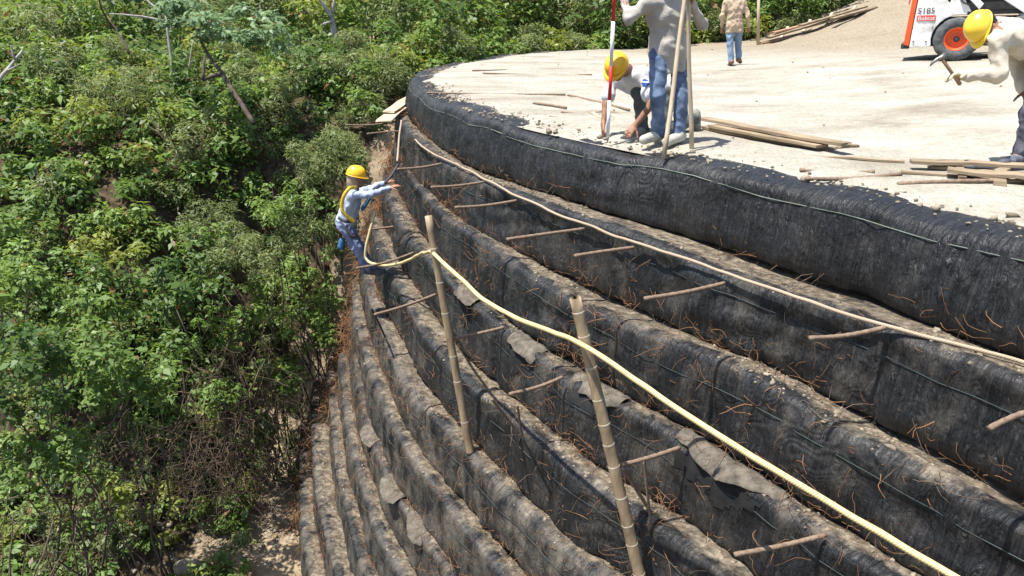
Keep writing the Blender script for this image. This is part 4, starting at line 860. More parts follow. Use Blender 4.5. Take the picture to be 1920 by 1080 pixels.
plank(G(1708,302,0.07), G(1990,312,0.07), 0.11, 0.03, 'rear plank of the formwork under the hammering man', 'wood', gr, 5)
plank(G(1775,318,0.07), G(1990,338,0.07), 0.13, 0.03, 'broad front plank of the formwork under the hammering man', 'wood', gr, 6)
plank(G(1792,310,0.03), G(1812,336,0.03), 0.06, 0.035, 'short left cross-piece sticking out of the formwork boards', 'wood', gr, 20, 'cross_batten', 'batten')
plank(G(1880,312,0.035), G(1874,345,0.035), 0.08, 0.035, 'short right cross-piece sticking out of the formwork boards', 'wood', gr, 21, 'cross_batten', 'batten')
plank(G(1740,312,0.02), G(1870,322,0.02), 0.09, 0.025, 'split board end lying at the left of the formwork', 'wood', gr, 22)
plank(G(1690,322,0.02), G(1900,338,0.02), 0.05, 0.02, 'thin batten in front of the formwork on the right', 'wood', gr, 7)
plank(G(1455,288,0.015), G(1695,304,0.015), 0.04, 0.02, 'long thin batten on the sand left of the formwork', 'wood', gr, 8)
gb = 'rusty bars lying on the platform'
for q, (a, b, lab) in enumerate([((1683,345),(1990,342),'rusty bar in front of the formwork at the right edge'), ((1510,335),(1690,326),'bent rusty bar on the sand near the black rim'), ((1500,318),(1640,322),'thin bar half buried in the sand above the black rim'),
    ((1030,219),(1125,216),'lower bar lying left of the kneeling man'), ((1052,210),(1130,209),'middle bar lying left of the kneeling man'), ((1065,178),(1180,206),'long bar slanting towards the kneeling man'), ((1000,193),(1062,202),'short bar left of the kneeling man near the rim'),
    ((800,174),(1060,177),'long thin bar across the sand at the far left'), ((905,137),(1110,140),'long thin bar lying farthest back on the platform'), ((885,132),(950,131),'short dark bar near the far rim'), ((850,126),(905,122),'rusty bar on the far rim of the platform'), ((1140,208),(1210,222),'dark bar between the kneeling man\'s arms')]):
    rebar(G(*a, 0.02), G(*b, 0.02), 0.016, lab, 'loose_bar', 'rebar', gb)
plank(G(1112,212,0.02), G(1140,230,0.02), 0.05, 0.02, 'small pale stick beside the kneeling man\'s right hand', 'wood_pale', None, 30, 'wood_offcut', 'stick')
plank(G(1146,216,0.02), G(1166,232,0.02), 0.05, 0.02, 'small pale stick between the kneeling man\'s hands', 'wood_pale', None, 31, 'wood_offcut', 'stick')
gf = 'far stack of planks beside the ramp'
for q, (a, b, w, lab) in enumerate([((1425,82),(1600,40),0.18,'lowest brown plank of the far stack'), ((1440,70),(1640,14),0.22,'longest pale plank of the far stack'), ((1450,62),(1610,22),0.18,'middle plank of the far stack'), ((1500,48),(1625,12),0.16,'upper plank of the far stack'), ((1560,36),(1645,12),0.16,'short white-edged plank at the high end of the far stack')]):
    y0, y1 = 25.0, 27.5; A = W(a[0], a[1], y0+q*0.15); B = W(b[0], b[1], y1+q*0.15)
    plank(A, B, w, 0.06, lab, 'wood_brown' if q in (0, 2) else 'wood', gf, 40+q)
for q in range(4):
    u = 1470+q*42; A = W(u-6, 72-q*13, 25.9+q*0.5); B = W(u+8, 50-q*13, 26.3+q*0.5); plank(A, B, 0.09, 0.05, ['lowest', 'second', 'third', 'highest'][q]+' cross batten under the far plank stack', 'wood_pale', gf, 50+q, 'cross_batten', 'batten')
stake = [W(1422,82,25.0)+np.array([0,0,-0.1]), W(1423,-30,25.0)]
v, f = tube([stake[0], (stake[0]+stake[1])/2, stake[1]], [0.055, 0.05, 0.045], 8); mk('wooden_stake', v, f, M['wood_pale'], None, True, loc=stake[0], label='upright wooden stake at the low end of the far planks', cat='stake')
gc = 'boards stuck out at the far corner'
plank(Z(768,192,-0.50), Z(718,226,-0.50), 0.26, 0.025, 'lower tan board stuck out at the far corner of the wall', 'wood_pale', gc, 60)
plank(Z(770,182,-0.45), Z(728,210,-0.45), 0.22, 0.025, 'upper tan board stuck out at the far corner of the wall', 'wood_pale', gc, 61)
# ranging rod
def ranging_rod():
    base = G(1139, 266); top = base+np.array([0.01, 0.0, 2.0]); t = thing('ranging_rod', tuple(base), 'red and white banded ranging rod held upright by the standing man', 'survey rod')
    bands = [(0.0, 0.06, 'steel', 0.010)] + [(0.06+i*0.0, 0, 'red', 0) for i in ()]
    # band edges follow the photograph: white foot, red, white, red
    ks = [0.0, 0.05, 0.50, 0.98, 1.46, 1.95]; zs = [px(base+np.array([0.005*z, 0, z]))[1] for z in ks]
    seq = [(0.0, 0.05, 'steel'), (0.05, 0.40, 'white'), (0.40, 0.72, 'red'), (0.72, 1.12, 'white'), (1.12, 1.55, 'red'), (1.55, 1.95, 'white')]
    for a, b, m in seq:
        v, f = tube([base+(top-base)*a/2.0, base+(top-base)*b/2.0], [0.018 if m != 'steel' else 0.006, 0.018], 10); mk('band' if m != 'steel' else 'steel_tip', v, f, M[m], t, True)
    return base, top
ROD = ranging_rod()
# two pale poles held by the standing man
HOLD = W(1288, -14, 7.05)
for q, (u, v, lab) in enumerate([(1244, 297, 'pale wooden pole slanting down in front of the standing man, foot on the rim'), (1296, 281, 'pale wooden pole standing nearly upright behind the slanting one')]):
    a = G(u, v); tp = HOLD+np.array([-0.012+0.03*q, -0.02+0.05*q, 0]); d = tp-a; top = a+d*1.18
    v_, f_ = tube([a+(top-a)*k+np.array([0.006*math.sin(7*k+q), 0, 0]) for k in np.linspace(0, 1, 9)], np.linspace(0.022, 0.017, 9), 8)
    mk('wooden_pole', v_, f_, M['wood_pale'], None, True, loc=a, label=lab, cat='pole', group='pale poles held by the standing man')

# ------------------------------------------------------------------ people
def surface_nets(Fd, org, h):
    s = Fd < 0; nx, ny, nz = Fd.shape
    cnt = np.zeros((nx-1, ny-1, nz-1), np.int8); cor = [(a, b, c) for a in (0, 1) for b in (0, 1) for c in (0, 1)]
    for a, b, c in cor: cnt += s[a:nx-1+a, b:ny-1+b, c:nz-1+c]
    act = np.argwhere((cnt > 0) & (cnt < 8)); n = len(act); idg = -np.ones(cnt.shape, np.int64); idg[tuple(act.T)] = np.arange(n)
    vals = np.stack([Fd[act[:, 0]+a, act[:, 1]+b, act[:, 2]+c] for a, b, c in cor], 1); pos = np.zeros((n, 3)); wt = np.zeros(n)
    for i in range(8):
        for j in range(i+1, 8):
            if sum(abs(p-q) for p, q in zip(cor[i], cor[j])) != 1: continue
            m = (vals[:, i] < 0) != (vals[:, j] < 0); t = np.where(m, vals[:, i]/(vals[:, i]-vals[:, j]+1e-12), 0)
            e = np.array(cor[i])+(np.array(cor[j])-np.array(cor[i]))*t[:, None]; pos += e*m[:, None]; wt += m
    V = (act + pos/wt[:, None])*h+org; quads = []
    for ax in range(3):
        sl0 = [slice(1, -1)]*3; sl1 = [slice(1, -1)]*3; sl0[ax] = slice(0, -1); sl1[ax] = slice(1, None)
        e0 = s[tuple(sl0)]; e1 = s[tuple(sl1)]; ed = np.argwhere(e0 != e1)
        flip = e0[tuple(ed.T)]
        o = np.ones(3, int); o[ax] = 0; p = ed+o; b, c = [q for q in range(3) if q != ax]; ub = np.zeros(3, int); ub[b] = 1; uc = np.zeros(3, int); uc[c] = 1
        q = np.stack([idg[tuple((p-ub-uc).T)], idg[tuple((p-uc).T)], idg[tuple(p.T)], idg[tuple((p-ub).T)]], 1)
        if ax == 1: flip = ~flip
        q = np.where(flip[:, None], q, q[:, ::-1]); quads.append(q)
    return V, np.vstack(quads)
def sdf_mesh(prims, h, cuts=(), wr=0.0, wk=30.0, seed=0, post=(), az=1.0):
    npre = len(prims); prims = list(prims)+list(post)
    pts = np.vstack([np.vstack([np.asarray(p[1])-p[3]-0.05, np.asarray(p[1])+p[3]+0.05, np.asarray(p[2])-p[4]-0.05, np.asarray(p[2])+p[4]+0.05]) for p in prims])
    lo = pts.min(0)-2*h; hi = pts.max(0)+2*h; n = np.ceil((hi-lo)/h).astype(int)+1; Fd = np.full(n, 0.3, np.float32)
    ax = [lo[i]+np.arange(n[i])*h for i in range(3)]
    def apply_cuts(Fd):
        X, Y, Zz = np.meshgrid(*ax, indexing='ij', sparse=True)
        for (p, nn) in cuts:
            p = np.asarray(p, float); nn = unit(nn); Fd = np.maximum(Fd, ((X-p[0])*nn[0]+(Y-p[1])*nn[1]+(Zz-p[2])*nn[2]).astype(np.float32))
        return Fd
    for ip, p in enumerate(prims):
        if ip == npre: Fd = apply_cuts(Fd)
        _, a, b, ra, rb, k = p[:6]; sc = p[6] if len(p) > 6 else None
        a = np.asarray(a, float); b = np.asarray(b, float); R = max(ra, rb)*(1.0 if sc is None else 1.0)+0.07
        i0 = np.maximum(np.floor((np.minimum(a, b)-R-lo)/h).astype(int), 0); i1 = np.minimum(np.ceil((np.maximum(a, b)+R-lo)/h).astype(int)+1, n)
        X, Y, Zz = np.meshgrid(*[ax[q][i0[q]:i1[q]] for q in range(3)], indexing='ij', sparse=True)
        ab = b-a; l2 = ab@ab+1e-12; t = np.clip(((X-a[0])*ab[0]+(Y-a[1])*ab[1]+(Zz-a[2])*ab[2])/l2, 0, 1)
        d = np.sqrt((X-a[0]-t*ab[0])**2+(Y-a[1]-t*ab[1])**2+(Zz-a[2]-t*ab[2])**2)-(ra+(rb-ra)*t)
        sl = tuple(slice(i0[q], i1[q]) for q in range(3)); f = Fd[sl]
        hh = np.clip(0.5+0.5*(f-d)/k, 0, 1); Fd[sl] = f*(1-hh)+d*hh-k*hh*(1-hh)
    X, Y, Zz = np.meshgrid(*ax, indexing='ij', sparse=True)
    if wr:
        r = np.random.default_rng(seed); w = 0
        for q in range(7):
            kv = r.normal(0, 1, 3); kv *= wk*r.uniform(0.5, 1.7)/np.linalg.norm(kv); kv[2] *= az; w = w+1.5*(np.abs(np.sin(0.5*(kv[0]*X+kv[1]*Y+kv[2]*Zz)+r.uniform(0, 6.28)+1.1*np.sin(kv[1]*0.4*X-kv[0]*0.5*Zz+kv[2]*0.3*Y)))-0.64)
        Fd = Fd+wr*w.astype(np.float32)*0.4
    if not post: Fd = apply_cuts(Fd)
    Fd[0] = Fd[-1] = 0.3; Fd[:, 0] = Fd[:, -1] = 0.3; Fd[:, :, 0] = Fd[:, :, -1] = 0.3
    return surface_nets(Fd, lo, h)
def cap(a, b, ra, rb, k=0.03): return ('c', a, b, ra, rb, k)
def unit(v): v = np.asarray(v, float); return v/(np.linalg.norm(v)+1e-9)
def hand_prims(wr_, d, pn, curl, spread=0.9, side=1):
    d = unit(d); pn = unit(pn-d*(np.asarray(pn)@d)); s = np.cross(d, pn)*side; P = []; k = 0.010
    c = wr_+d*0.045
    for o in (-0.028, -0.009, 0.010, 0.028): P.append(cap(wr_+s*o*0.6, wr_+d*0.088+s*o, 0.016, 0.0125, 0.014))
    for i, (o, ln) in enumerate(zip((-0.030, -0.010, 0.011, 0.031), (0.066, 0.080, 0.085, 0.074))):
        p = wr_+d*0.088+s*o; dir_ = unit(d+s*o*spread*3)
        for q, fr in enumerate((0.45, 0.32, 0.23)):
            a = curl*(0.55+0.35*q); dir_ = unit(dir_*math.cos(a)+pn*math.sin(a)); n = p+dir_*ln*fr; P.append(cap(p, n, 0.0095-0.0012*q, 0.0088-0.0012*q, 0.006)); p = n
    p = wr_+d*0.03+s*0.036; dir_ = unit(d*0.55+s*0.8+pn*0.35)
    for q, ln in enumerate((0.040, 0.032, 0.025)):
        n = p+dir_*ln; P.append(cap(p, n, 0.0125-0.0015*q, 0.011-0.0015*q, 0.008)); p = n; dir_ = unit(dir_+pn*curl*0.4+d*0.3)
    return P
def helmet(parent, c, up, fwd, mat, s=1.0):
    up = unit(up); fwd = unit(np.asarray(fwd)-up*(np.asarray(fwd)@up)); sd = np.cross(fwd, up); V = []; F = []; nu, nv = 32, 11
    for j in range(nv+1):
        ph = math.pi/2*j/nv
        for i in range(nu):
            th = 2*math.pi*i/nu; rr = math.cos(ph)**0.82; ridge = 0.006*math.exp(-(math.sin(th)*rr/0.18)**2)*(1 if j > 2 else 0)
            V.append(c+s*((fwd*math.cos(th)*0.137+sd*math.sin(th)*0.113)*rr + up*(0.128*math.sin(ph)**1.05+ridge-0.005)))
    for j in range(nv):
        for i in range(nu): k = (i+1) % nu; F.append((j*nu+i, j*nu+k, (j+1)*nu+k, (j+1)*nu+i))
    o = mk('helmet', V, F, mat, parent, True)
    m = o.modifiers.new('thick', 'SOLIDIFY'); m.thickness = 0.004
    V = []; F = []
    for i in range(nu):
        th = 2*math.pi*i/nu; pk = max(0, math.cos(th))**2.5; e = (fwd*math.cos(th)*0.137+sd*math.sin(th)*0.113); ou = unit(e)
        w = 0.010+0.042*pk; dz = -0.010-0.016*pk
        V += [c+s*(e*0.985+up*0.004), c+s*(e+ou*w+up*dz), c+s*(e+ou*w+up*(dz-0.006)), c+s*(e*0.97-up*0.010)]
    for i in range(nu):
        k = (i+1) % nu
        for q in range(4): F.append((i*4+q, k*4+q, k*4+(q+1) % 4, i*4+(q+1) % 4))
    mk('brim', V, F, mat, o, True)
    return o
def person(name, label, J, shirt, trousers, boots, helm=None, sleeve='long', hem=0.14, gloves=None, hair=True, hands=None, look=None, flare=0.03, seed=0, logo=None, hcap=0.075, res=0.0105, scarf=None, arm=1.0, hs=0.97):
    g = {k: np.asarray(v, float) for k, v in J.items()}
    pel = (g['hip_l']+g['hip_r'])/2; sh = (g['sh_l']+g['sh_r'])/2; sp = unit(sh-pel)
    base = np.array([(g['an_l'][0]+g['an_r'][0])/2, (g['an_l'][1]+g['an_r'][1])/2, min(g['an_l'][2], g['an_r'][2])-0.08])
    t = thing(name, tuple(base), label, 'person')
    across = unit(g['sh_l']-g['sh_r']); front = unit(np.cross(sp, -across)) ; look_d = unit(look) if look is not None else front
    hd = g['head']; hu = unit(J.get('head_up', hd-g['neck'])); look_d = unit(look_d-hu*(look_d@hu)); ear = np.cross(look_d, hu)
    # body: one continuous surface
    B = [cap(g['neck']-sp*0.02, hd-hu*0.05, 0.056, 0.052), cap(hd+hu*0.035-look_d*0.012, hd+hu*0.035+look_d*0.012, 0.088, 0.083, 0.02), cap(hd-hu*0.03+look_d*0.015, hd-hu*0.075+look_d*0.045, 0.070, 0.042, 0.03),
         cap(hd+look_d*0.088+hu*0.012, hd+look_d*0.106-hu*0.022, 0.010, 0.015, 0.012), cap(hd+look_d*0.084-hu*0.055+ear*0.018, hd+look_d*0.084-hu*0.055-ear*0.018, 0.009, 0.009, 0.012), cap(hd+look_d*0.082+hu*0.03+ear*0.03, hd+look_d*0.082+hu*0.03-ear*0.03, 0.010, 0.010, 0.012),
         cap(hd+ear*0.084+hu*0.012, hd+ear*0.088-hu*0.02, 0.014, 0.010, 0.008), cap(hd-ear*0.084+hu*0.012, hd-ear*0.088-hu*0.02, 0.014, 0.010, 0.008)]
    T = [(g['sh_l']*0.82+sh*0.18-sp*0.02, g['sh_r']*0.82+sh*0.18-sp*0.02, 0.072), (sh-sp*0.14+across*0.085, sh-sp*0.14-across*0.085, 0.103), (sh-sp*0.30+across*0.06, sh-sp*0.30-across*0.06, 0.100), (pel+sp*0.06+across*0.06, pel+sp*0.06-across*0.06, 0.105), (pel-sp*0.03+across*0.075, pel-sp*0.03-across*0.075, 0.098)]
    for a, b, rr in T: B.append(cap(a, b, rr, rr, 0.06))
    B += [cap(sh-sp*0.14, pel+sp*0.06, 0.10, 0.10, 0.06), cap(sh, g['neck'], 0.06, 0.055, 0.05)]
    hands = hands or {}
    for q in 'lr':
        ua = 0.050 if sleeve == 'short' else 0.036; B += [cap(g['sh_'+q], g['el_'+q], ua, ua*0.8), cap(g['el_'+q], g['wr_'+q], ua*0.8, 0.026), cap(g['hip_'+q], g['kn_'+q], 0.065, 0.042), cap(g['kn_'+q], g['an_'+q], 0.042, 0.034), cap(g['an_'+q], g['toe_'+q], 0.036, 0.03)]
        if not (gloves and q in gloves):
            hd_, pn_, cu = hands.get(q, (g['wr_'+q]-g['el_'+q], front, 0.45)); B += hand_prims(g['wr_'+q], np.asarray(hd_, float), np.asarray(pn_, float), cu, side=1 if q == 'l' else -1)
    V, F = sdf_mesh(B, res, seed=seed); mk('body', V, F, M['skin'], t, True)
    for e in (-1, 1):
        c = hd+look_d*0.082+ear*0.032*e+hu*0.012; v, f = lump(3, 1.0); mk('eye', v*0.010+c, [tuple(x) for x in f], M['hair'], t, True)
    # shirt
    k = 0.05; S = [cap(a, b, rr+0.013, rr+0.013, 0.06) for a, b, rr in T[:4]]
    low = pel-sp*hem
    S += [cap(sh-sp*0.14, pel+sp*0.06, 0.112, 0.112+flare*0.5, 0.06)]
    for o in (-1, 1): S.append(cap(pel+sp*0.05+across*0.062*o, low-sp*0.12+across*0.072*o, 0.122, 0.112+flare, 0.06))
    S.append(cap(sh+sp*0.0, g['neck'], 0.078, 0.066, 0.05)); cuts = [(low, -sp), (g['neck']+sp*0.015, sp*0.8+(hd-g['neck'])*2)]
    AR = []
    for q in 'lr':
        AR.append(cap(g['sh_'+q], g['el_'+q] if sleeve == 'long' else g['sh_'+q]+(g['el_'+q]-g['sh_'+q])*0.72, 0.056*arm, 0.047*arm if sleeve == 'long' else 0.064, k))
        if sleeve == 'long':
            e = g['wr_'+q]-unit(g['wr_'+q]-g['el_'+q])*0.015; AR.append(cap(g['el_'+q], e, 0.047*arm, 0.036*arm, 0.04))
    V, F = sdf_mesh(S, 0.0105, cuts, 0.0125, 40, seed+1, AR, 0.6)
    so = mk('shirt', V, F, [shirt] + ([M['logo_blue']] if logo is not None else []), t, True)
    if logo is not None:
        ctr = V[F].mean(1); nn = np.linalg.norm(ctr-np.asarray(logo[0]), axis=1); st = (np.abs(((ctr-np.asarray(logo[0]))@np.array([0, 0, 1.0]))) < 0.006)
        so.data.polygons.foreach_set('material_index', ((nn < logo[1]) & ~st).astype(np.int32))
    if sleeve == 'long' and scarf is None:
        V, F = sdf_mesh([cap(g['neck']-sp*0.005, g['neck']+unit(hd-g['neck'])*0.035, 0.076, 0.068, 0.01)], 0.008, [(g['neck']-sp*0.02, -sp), (g['neck']+unit(hd-g['neck'])*0.04, hd-g['neck'])]); mk('collar', V, F, shirt, so, True)
    # trousers
    Tr = [cap(pel+sp*0.10+across*0.055, pel+sp*0.10-across*0.055, 0.098, 0.098, 0.06), cap(pel-sp*0.02+across*0.06, pel-sp*0.02-across*0.06, 0.102, 0.102, 0.06)]
    for q in 'lr':
        Tr += [cap(g['hip_'+q], g['kn_'+q], 0.092, 0.068, 0.045), cap(g['kn_'+q], g['an_'+q]+(g['kn_'+q]-g['an_'+q])*0.04, 0.068, 0.062, 0.04)]
    V, F = sdf_mesh(Tr, 0.011, [], 0.0110, 44, seed+2, (), 0.9); mk('trousers', V, F, trousers, t, True)
    for q in 'lr':
        a = g['an_'+q]; to = g['toe_'+q]; d = unit(to-a); dn = unit(np.cross(np.cross(d, unit(g['kn_'+q]-a)), d)); heel = a-d*0.05-dn*0.045 if False else a-unit(to-a)*0.045
        Bo = [cap(a, heel-dn*0.03, 0.046, 0.044, 0.02), cap(a-dn*0.02, to, 0.048, 0.036, 0.03), cap(heel-dn*0.03, to-dn*0.012, 0.042, 0.038, 0.03), cap(a+unit(g['kn_'+q]-a)*0.07, a, 0.05, 0.05, 0.02)]
        V, F = sdf_mesh(Bo, 0.0105); mk('boot', V, F, boots, t, True)
        if gloves and q in gloves:
            hd_, pn_, cu = hands.get(q, (g['wr_'+q]-g['el_'+q], front, 0.45)); P = hand_prims(g['wr_'+q], np.asarray(hd_, float), np.asarray(pn_, float), cu, side=1 if q == 'l' else -1)
            P = [(p[0], p[1], p[2], p[3]+0.003, p[4]+0.003, p[5]) for p in P]+[cap(g['wr_'+q]-unit(hd_)*0.03, g['wr_'+q]+unit(hd_)*0.03, 0.036, 0.036, 0.02)]
            V, F = sdf_mesh(P, 0.006); mk('glove', V, F, M['glove'], t, True)
    if hair:
        V, F = sdf_mesh([cap(hd+hu*0.045-look_d*0.02, hd+hu*0.05, 0.092, 0.090, 0.02), cap(hd-look_d*0.035+hu*0.0, hd-look_d*0.03-hu*0.045, 0.078, 0.06, 0.03)], 0.009, [(hd+look_d*0.055+hu*0.03, look_d-hu*0.4)]); mk('hair', V, F, M['hair'], t, True)
    if helm is not None: helmet(t, hd+hu*0.045, hu+J.get('tilt', np.zeros(3)), look_d, helm, hs)
    if scarf is not None:
        V, F = sdf_mesh([cap(hd-look_d*0.03+hu*0.02, hd-look_d*0.03-hu*0.06, 0.092, 0.085, 0.03), cap(hd-hu*0.08, g['neck']-sp*0.01, 0.080, 0.092, 0.04)], 0.009, [(hd+look_d*0.04, look_d)], 0.006, 50, seed+4); mk('neck_cloth', V, F, scarf, t, True)
    return t
def lens(J, nm):
    L = lambda a, b: round(float(np.linalg.norm(np.asarray(J[a])-np.asarray(J[b]))), 2)
    print('BONES', nm, 'uarm', L('sh_l','el_l'), L('sh_r','el_r'), 'farm', L('el_l','wr_l'), L('el_r','wr_r'), 'thigh', L('hip_l','kn_l'), L('hip_r','kn_r'), 'shin', L('kn_l','an_l'), L('kn_r','an_r'), 'torso', L('hip_l','sh_l'), L('hip_r','sh_r'), 'shoulders', L('sh_l','sh_r'), 'anz', round(float(J['an_l'][2]), 2), round(float(J['an_r'][2]), 2), 'head', round(float(J['head'][2]), 2))
# standing man with the ranging rod (head above the picture)
rodp = ROD[0]+(ROD[1]-ROD[0])*0.675
JS = dict(hip_r=W(1236,100,7.36), hip_l=W(1270,100,7.48), kn_r=W(1233,178,7.26), kn_l=W(1276,181,7.36), an_r=W(1234,249,7.36), an_l=W(1273,252,7.33), toe_r=W(1207,261,7.22), toe_l=W(1250,265,7.14),
          sh_r=W(1212,4,7.30), sh_l=W(1286,-2,7.52), neck=W(1248,-26,7.40), head=W(1241,-62,7.35), el_r=W(1180,34,7.16), wr_r=rodp+np.array([0.06, -0.14, -0.015]), el_l=W(1316,46,7.40), wr_l=HOLD+np.array([0.05, 0.06, -0.08]))
lens(JS, 'stand')
person('person', 'standing man in a pale grey shirt and blue jeans holding the red and white rod', JS, M['shirt_grey'], M['jeans'], M['boot_pale'], None, hem=0.17, flare=0.02, seed=11, look=(-0.8, -0.5, -0.3), hands={'r': (rodp-JS['wr_r'], (0.6, 0.5, 0), 0.75), 'l': (HOLD-JS['wr_l']+np.array([0, 0, 0.02]), (-0.8, -0.5, 0), 0.7)})
# kneeling man
JK = dict(hip_r=W(1226,168,8.28), hip_l=W(1246,176,8.06), kn_r=W(1198,172,7.90), an_r=W(1206,242,7.98), toe_r=W(1188,252,7.80), kn_l=W(1246,246,7.90), an_l=W(1302,222,8.20), toe_l=W(1306,250,8.20),
          sh_r=W(1150,148,7.98), sh_l=W(1206,140,7.80), neck=W(1172,128,7.84), head=W(1158,128,7.68), head_up=np.array([-0.35, -0.62, 0.70]), el_r=W(1137,196,7.90), wr_r=W(1131,232,7.80), el_l=W(1222,196,7.62), wr_l=W(1190,236,7.58))
lens(JK, 'kneel')
person('person', 'kneeling man in a white t-shirt and yellow helmet working at the platform edge', JK, M['shirt_white'], M['trousers_grey'], M['boot_grey'], M['helmet'], sleeve='short', hem=0.10, flare=0.0, seed=21, look=(-0.45, -0.55, -0.7),
       hands={'r': (W(1131,250,7.73)-JK['wr_r'], (0.8, 0.2, 0), 0.5), 'l': (W(1178,250,7.52)-JK['wr_l'], (-0.3, 0.2, -0.8), 0.5)}, logo=(W(1209,154,7.68), 0.05))
# walking man in the tan shirt, seen from behind
yF = 17.6
JF = dict(hip_l=W(1368,50,yF-0.02), hip_r=W(1386,50,yF), kn_l=W(1369,84,yF-0.05), kn_r=W(1384,83,yF+0.10), an_l=W(1371,115,yF-0.10), an_r=W(1385,111,yF+0.05), toe_l=W(1368,120,yF+0.02), toe_r=W(1388,115,yF+0.20),
          sh_l=W(1361,4,yF), sh_r=W(1395,4,yF), neck=W(1378,-6,yF), head=W(1378,-21,yF+0.03), el_l=W(1354,30,yF-0.02), wr_l=W(1354,52,yF+0.1), el_r=W(1402,30,yF-0.05), wr_r=W(1404,51,yF+0.08))
lens(JF, 'far')
person('person', 'man in a tan shirt and pale blue jeans walking away across the sand', JF, M['shirt_tan'], M['jeans_pale'], M['boot_brown'], None, hem=0.12, flare=0.012, seed=31, look=(0, 1, 0), res=0.013)
# bending man with the hammer
HAM = W(1790, 140, 6.05)
JB = dict(hip_r=W(1968,86,6.42), hip_l=W(1972,88,6.16), kn_r=W(1946,205,6.34), kn_l=W(1934,208,6.10), an_r=W(1966,285,6.46), an_l=W(1912,293,6.12), toe_r=W(1935,297,6.36), toe_l=W(1882,306,6.00),
          sh_r=W(1868,52,6.42), sh_l=W(1872,72,6.05), neck=W(1858,52,6.22), head=W(1846,52,6.20), head_up=np.array([-0.93, -0.12, 0.22]), el_l=W(1872,138,6.0), wr_l=HAM+np.array([0.085, 0.0, -0.01]), el_r=W(1905,118,6.52), wr_r=W(1922,172,6.30))
lens(JB, 'bend')
person('person', 'man in cream shirt and yellow helmet bending with a hammer at the right edge', JB, M['shirt_cream'], M['trousers_dark'], M['boot_dark'], M['helmet_y'], hem=0.06, flare=0.01, seed=41, arm=1.22, hs=0.88, look=(-0.12, -0.25, -1), gloves='l', hands={'l': (HAM-JB['wr_l'], (-0.1, -0.3, -0.9), 0.85)})
hh = thing('claw_hammer', tuple(HAM), 'claw hammer raised in the gloved hand of the bending man', 'hammer')
ha, hb = W(1800, 158, 6.04), W(1766, 110, 6.0); v, f = tube([ha, (ha+hb)/2, hb], [0.016, 0.013, 0.013], 8); mk('handle', v, f, M['wood_brown'], hh, True)
v, f = tube([W(1772,102,6.0), W(1764,108,6.0), W(1757,111,6.0), W(1748,118,6.0), W(1744,124,6.0)], [0.018, 0.016, 0.014, 0.012, 0.005], 8); mk('hammer_head', v, f, M['steel'], hh, True)
# climbing worker
y = CL
JC = dict(hip_r=W(645,422,y-0.10), hip_l=W(648,420,y+0.14), kn_r=W(670,466,y-0.10), kn_l=W(674,462,y+0.16), an_r=W(690,505,y-0.05), an_l=W(698,503,y+0.16), toe_r=W(712,511,y+0.06), toe_l=W(718,508,y+0.22),
          sh_r=W(662,366,y-0.18), sh_l=W(666,362,y+0.16), neck=W(664,352,y), head=W(667,333,y), el_r=W(696,364,y-0.22), wr_r=W(730,352,y+0.02), el_l=W(694,354,y+0.30), wr_l=W(722,343,y+0.32))
lens(JC, 'climb')
cl = person('person', 'climbing worker in a pale blue shirt, yellow helmet and harness on the wall face', JC, M['shirt_blue'], M['jeans_dusty'], M['boot_dark'], M['helmet'], hem=0.02, flare=0.0, seed=51, look=(1, 0.25, -0.1), scarf=M['scarf'], hands={'r': (unit((1, 0.3, 0.25)), (0.2, 0.2, -1), 0.3), 'l': (unit((1, 0.3, 0.3)), (0.2, 0.2, -1), 0.6)})
def strap(parent, pts, w, th, mat, nrm=(0, -1, 0)):
    P = np.array(pts); q = np.linspace(0, len(P)-1, len(P)*6); Q = np.stack([np.interp(q, np.arange(len(P)), P[:, i]) for i in range(3)], 1)
    for _ in range(4): Q[1:-1] = 0.25*Q[:-2]+0.5*Q[1:-1]+0.25*Q[2:]
    T = np.gradient(Q, axis=0); T /= np.linalg.norm(T, axis=1)[:, None]; s = np.cross(T, np.asarray(nrm, float)); s /= np.linalg.norm(s, axis=1)[:, None]; n = np.cross(s, T)
    A = np.stack([Q-s*w/2-n*th/2, Q+s*w/2-n*th/2, Q+s*w/2+n*th/2, Q-s*w/2+n*th/2], 1); ii = np.arange(len(Q)*4).reshape(-1, 4)
    F = np.concatenate([np.stack([ii[:-1, a], ii[:-1, (a+1) % 4], ii[1:, (a+1) % 4], ii[1:, a]], 1) for a in range(4)]); return mk('harness_strap', A.reshape(-1, 3), F, mat, parent, True)
yc = y-0.30
strap(cl, [W(668,352,y-0.16), W(655,352,yc+0.02), W(645,366,yc+0.02), W(640,385,yc+0.06), W(642,398,yc+0.06), W(653,408,yc+0.08), W(664,416,yc+0.12)], 0.05, 0.006, M['strap_y'])
strap(cl, [W(634,408,yc+0.12), W(648,416,yc+0.06), W(663,414,yc+0.14)], 0.045, 0.006, M['strap_d'])
strap(cl, [W(648,424,yc+0.08), W(660,446,yc+0.06), W(672,440,yc+0.16)], 0.045, 0.006, M['strap_d'])
V, F = sdf_mesh([cap(W(641,452,y-0.05), W(639,462,y-0.05), 0.042, 0.046)], 0.008, wr=0.004, seed=3); mk('tool_pouch', V, F, M['bag_blue'], cl, True)
# tools hung at the climber's side
v, f = merge([tube([W(722,343,y+0.1), W(735,328,y+0.3), W(746,308,y+0.55)], [0.02, 0.018, 0.014], 8)]); mk('pry_bar', v, f, M['strap_d'], None, True, loc=W(722,343,y+0.1), label='dark bar the climbing worker pulls on at the wall', cat='bar')
V, F = sdf_mesh([cap(W(693,372,y-0.05), W(680,392,y-0.05), 0.026, 0.03)], 0.007, wr=0.003, seed=4); mk('blue_bottle', V, F, M['bag_blue'], None, True, loc=W(688,385,y), label='blue bottle hanging under the climbing worker\'s arm', cat='bottle')

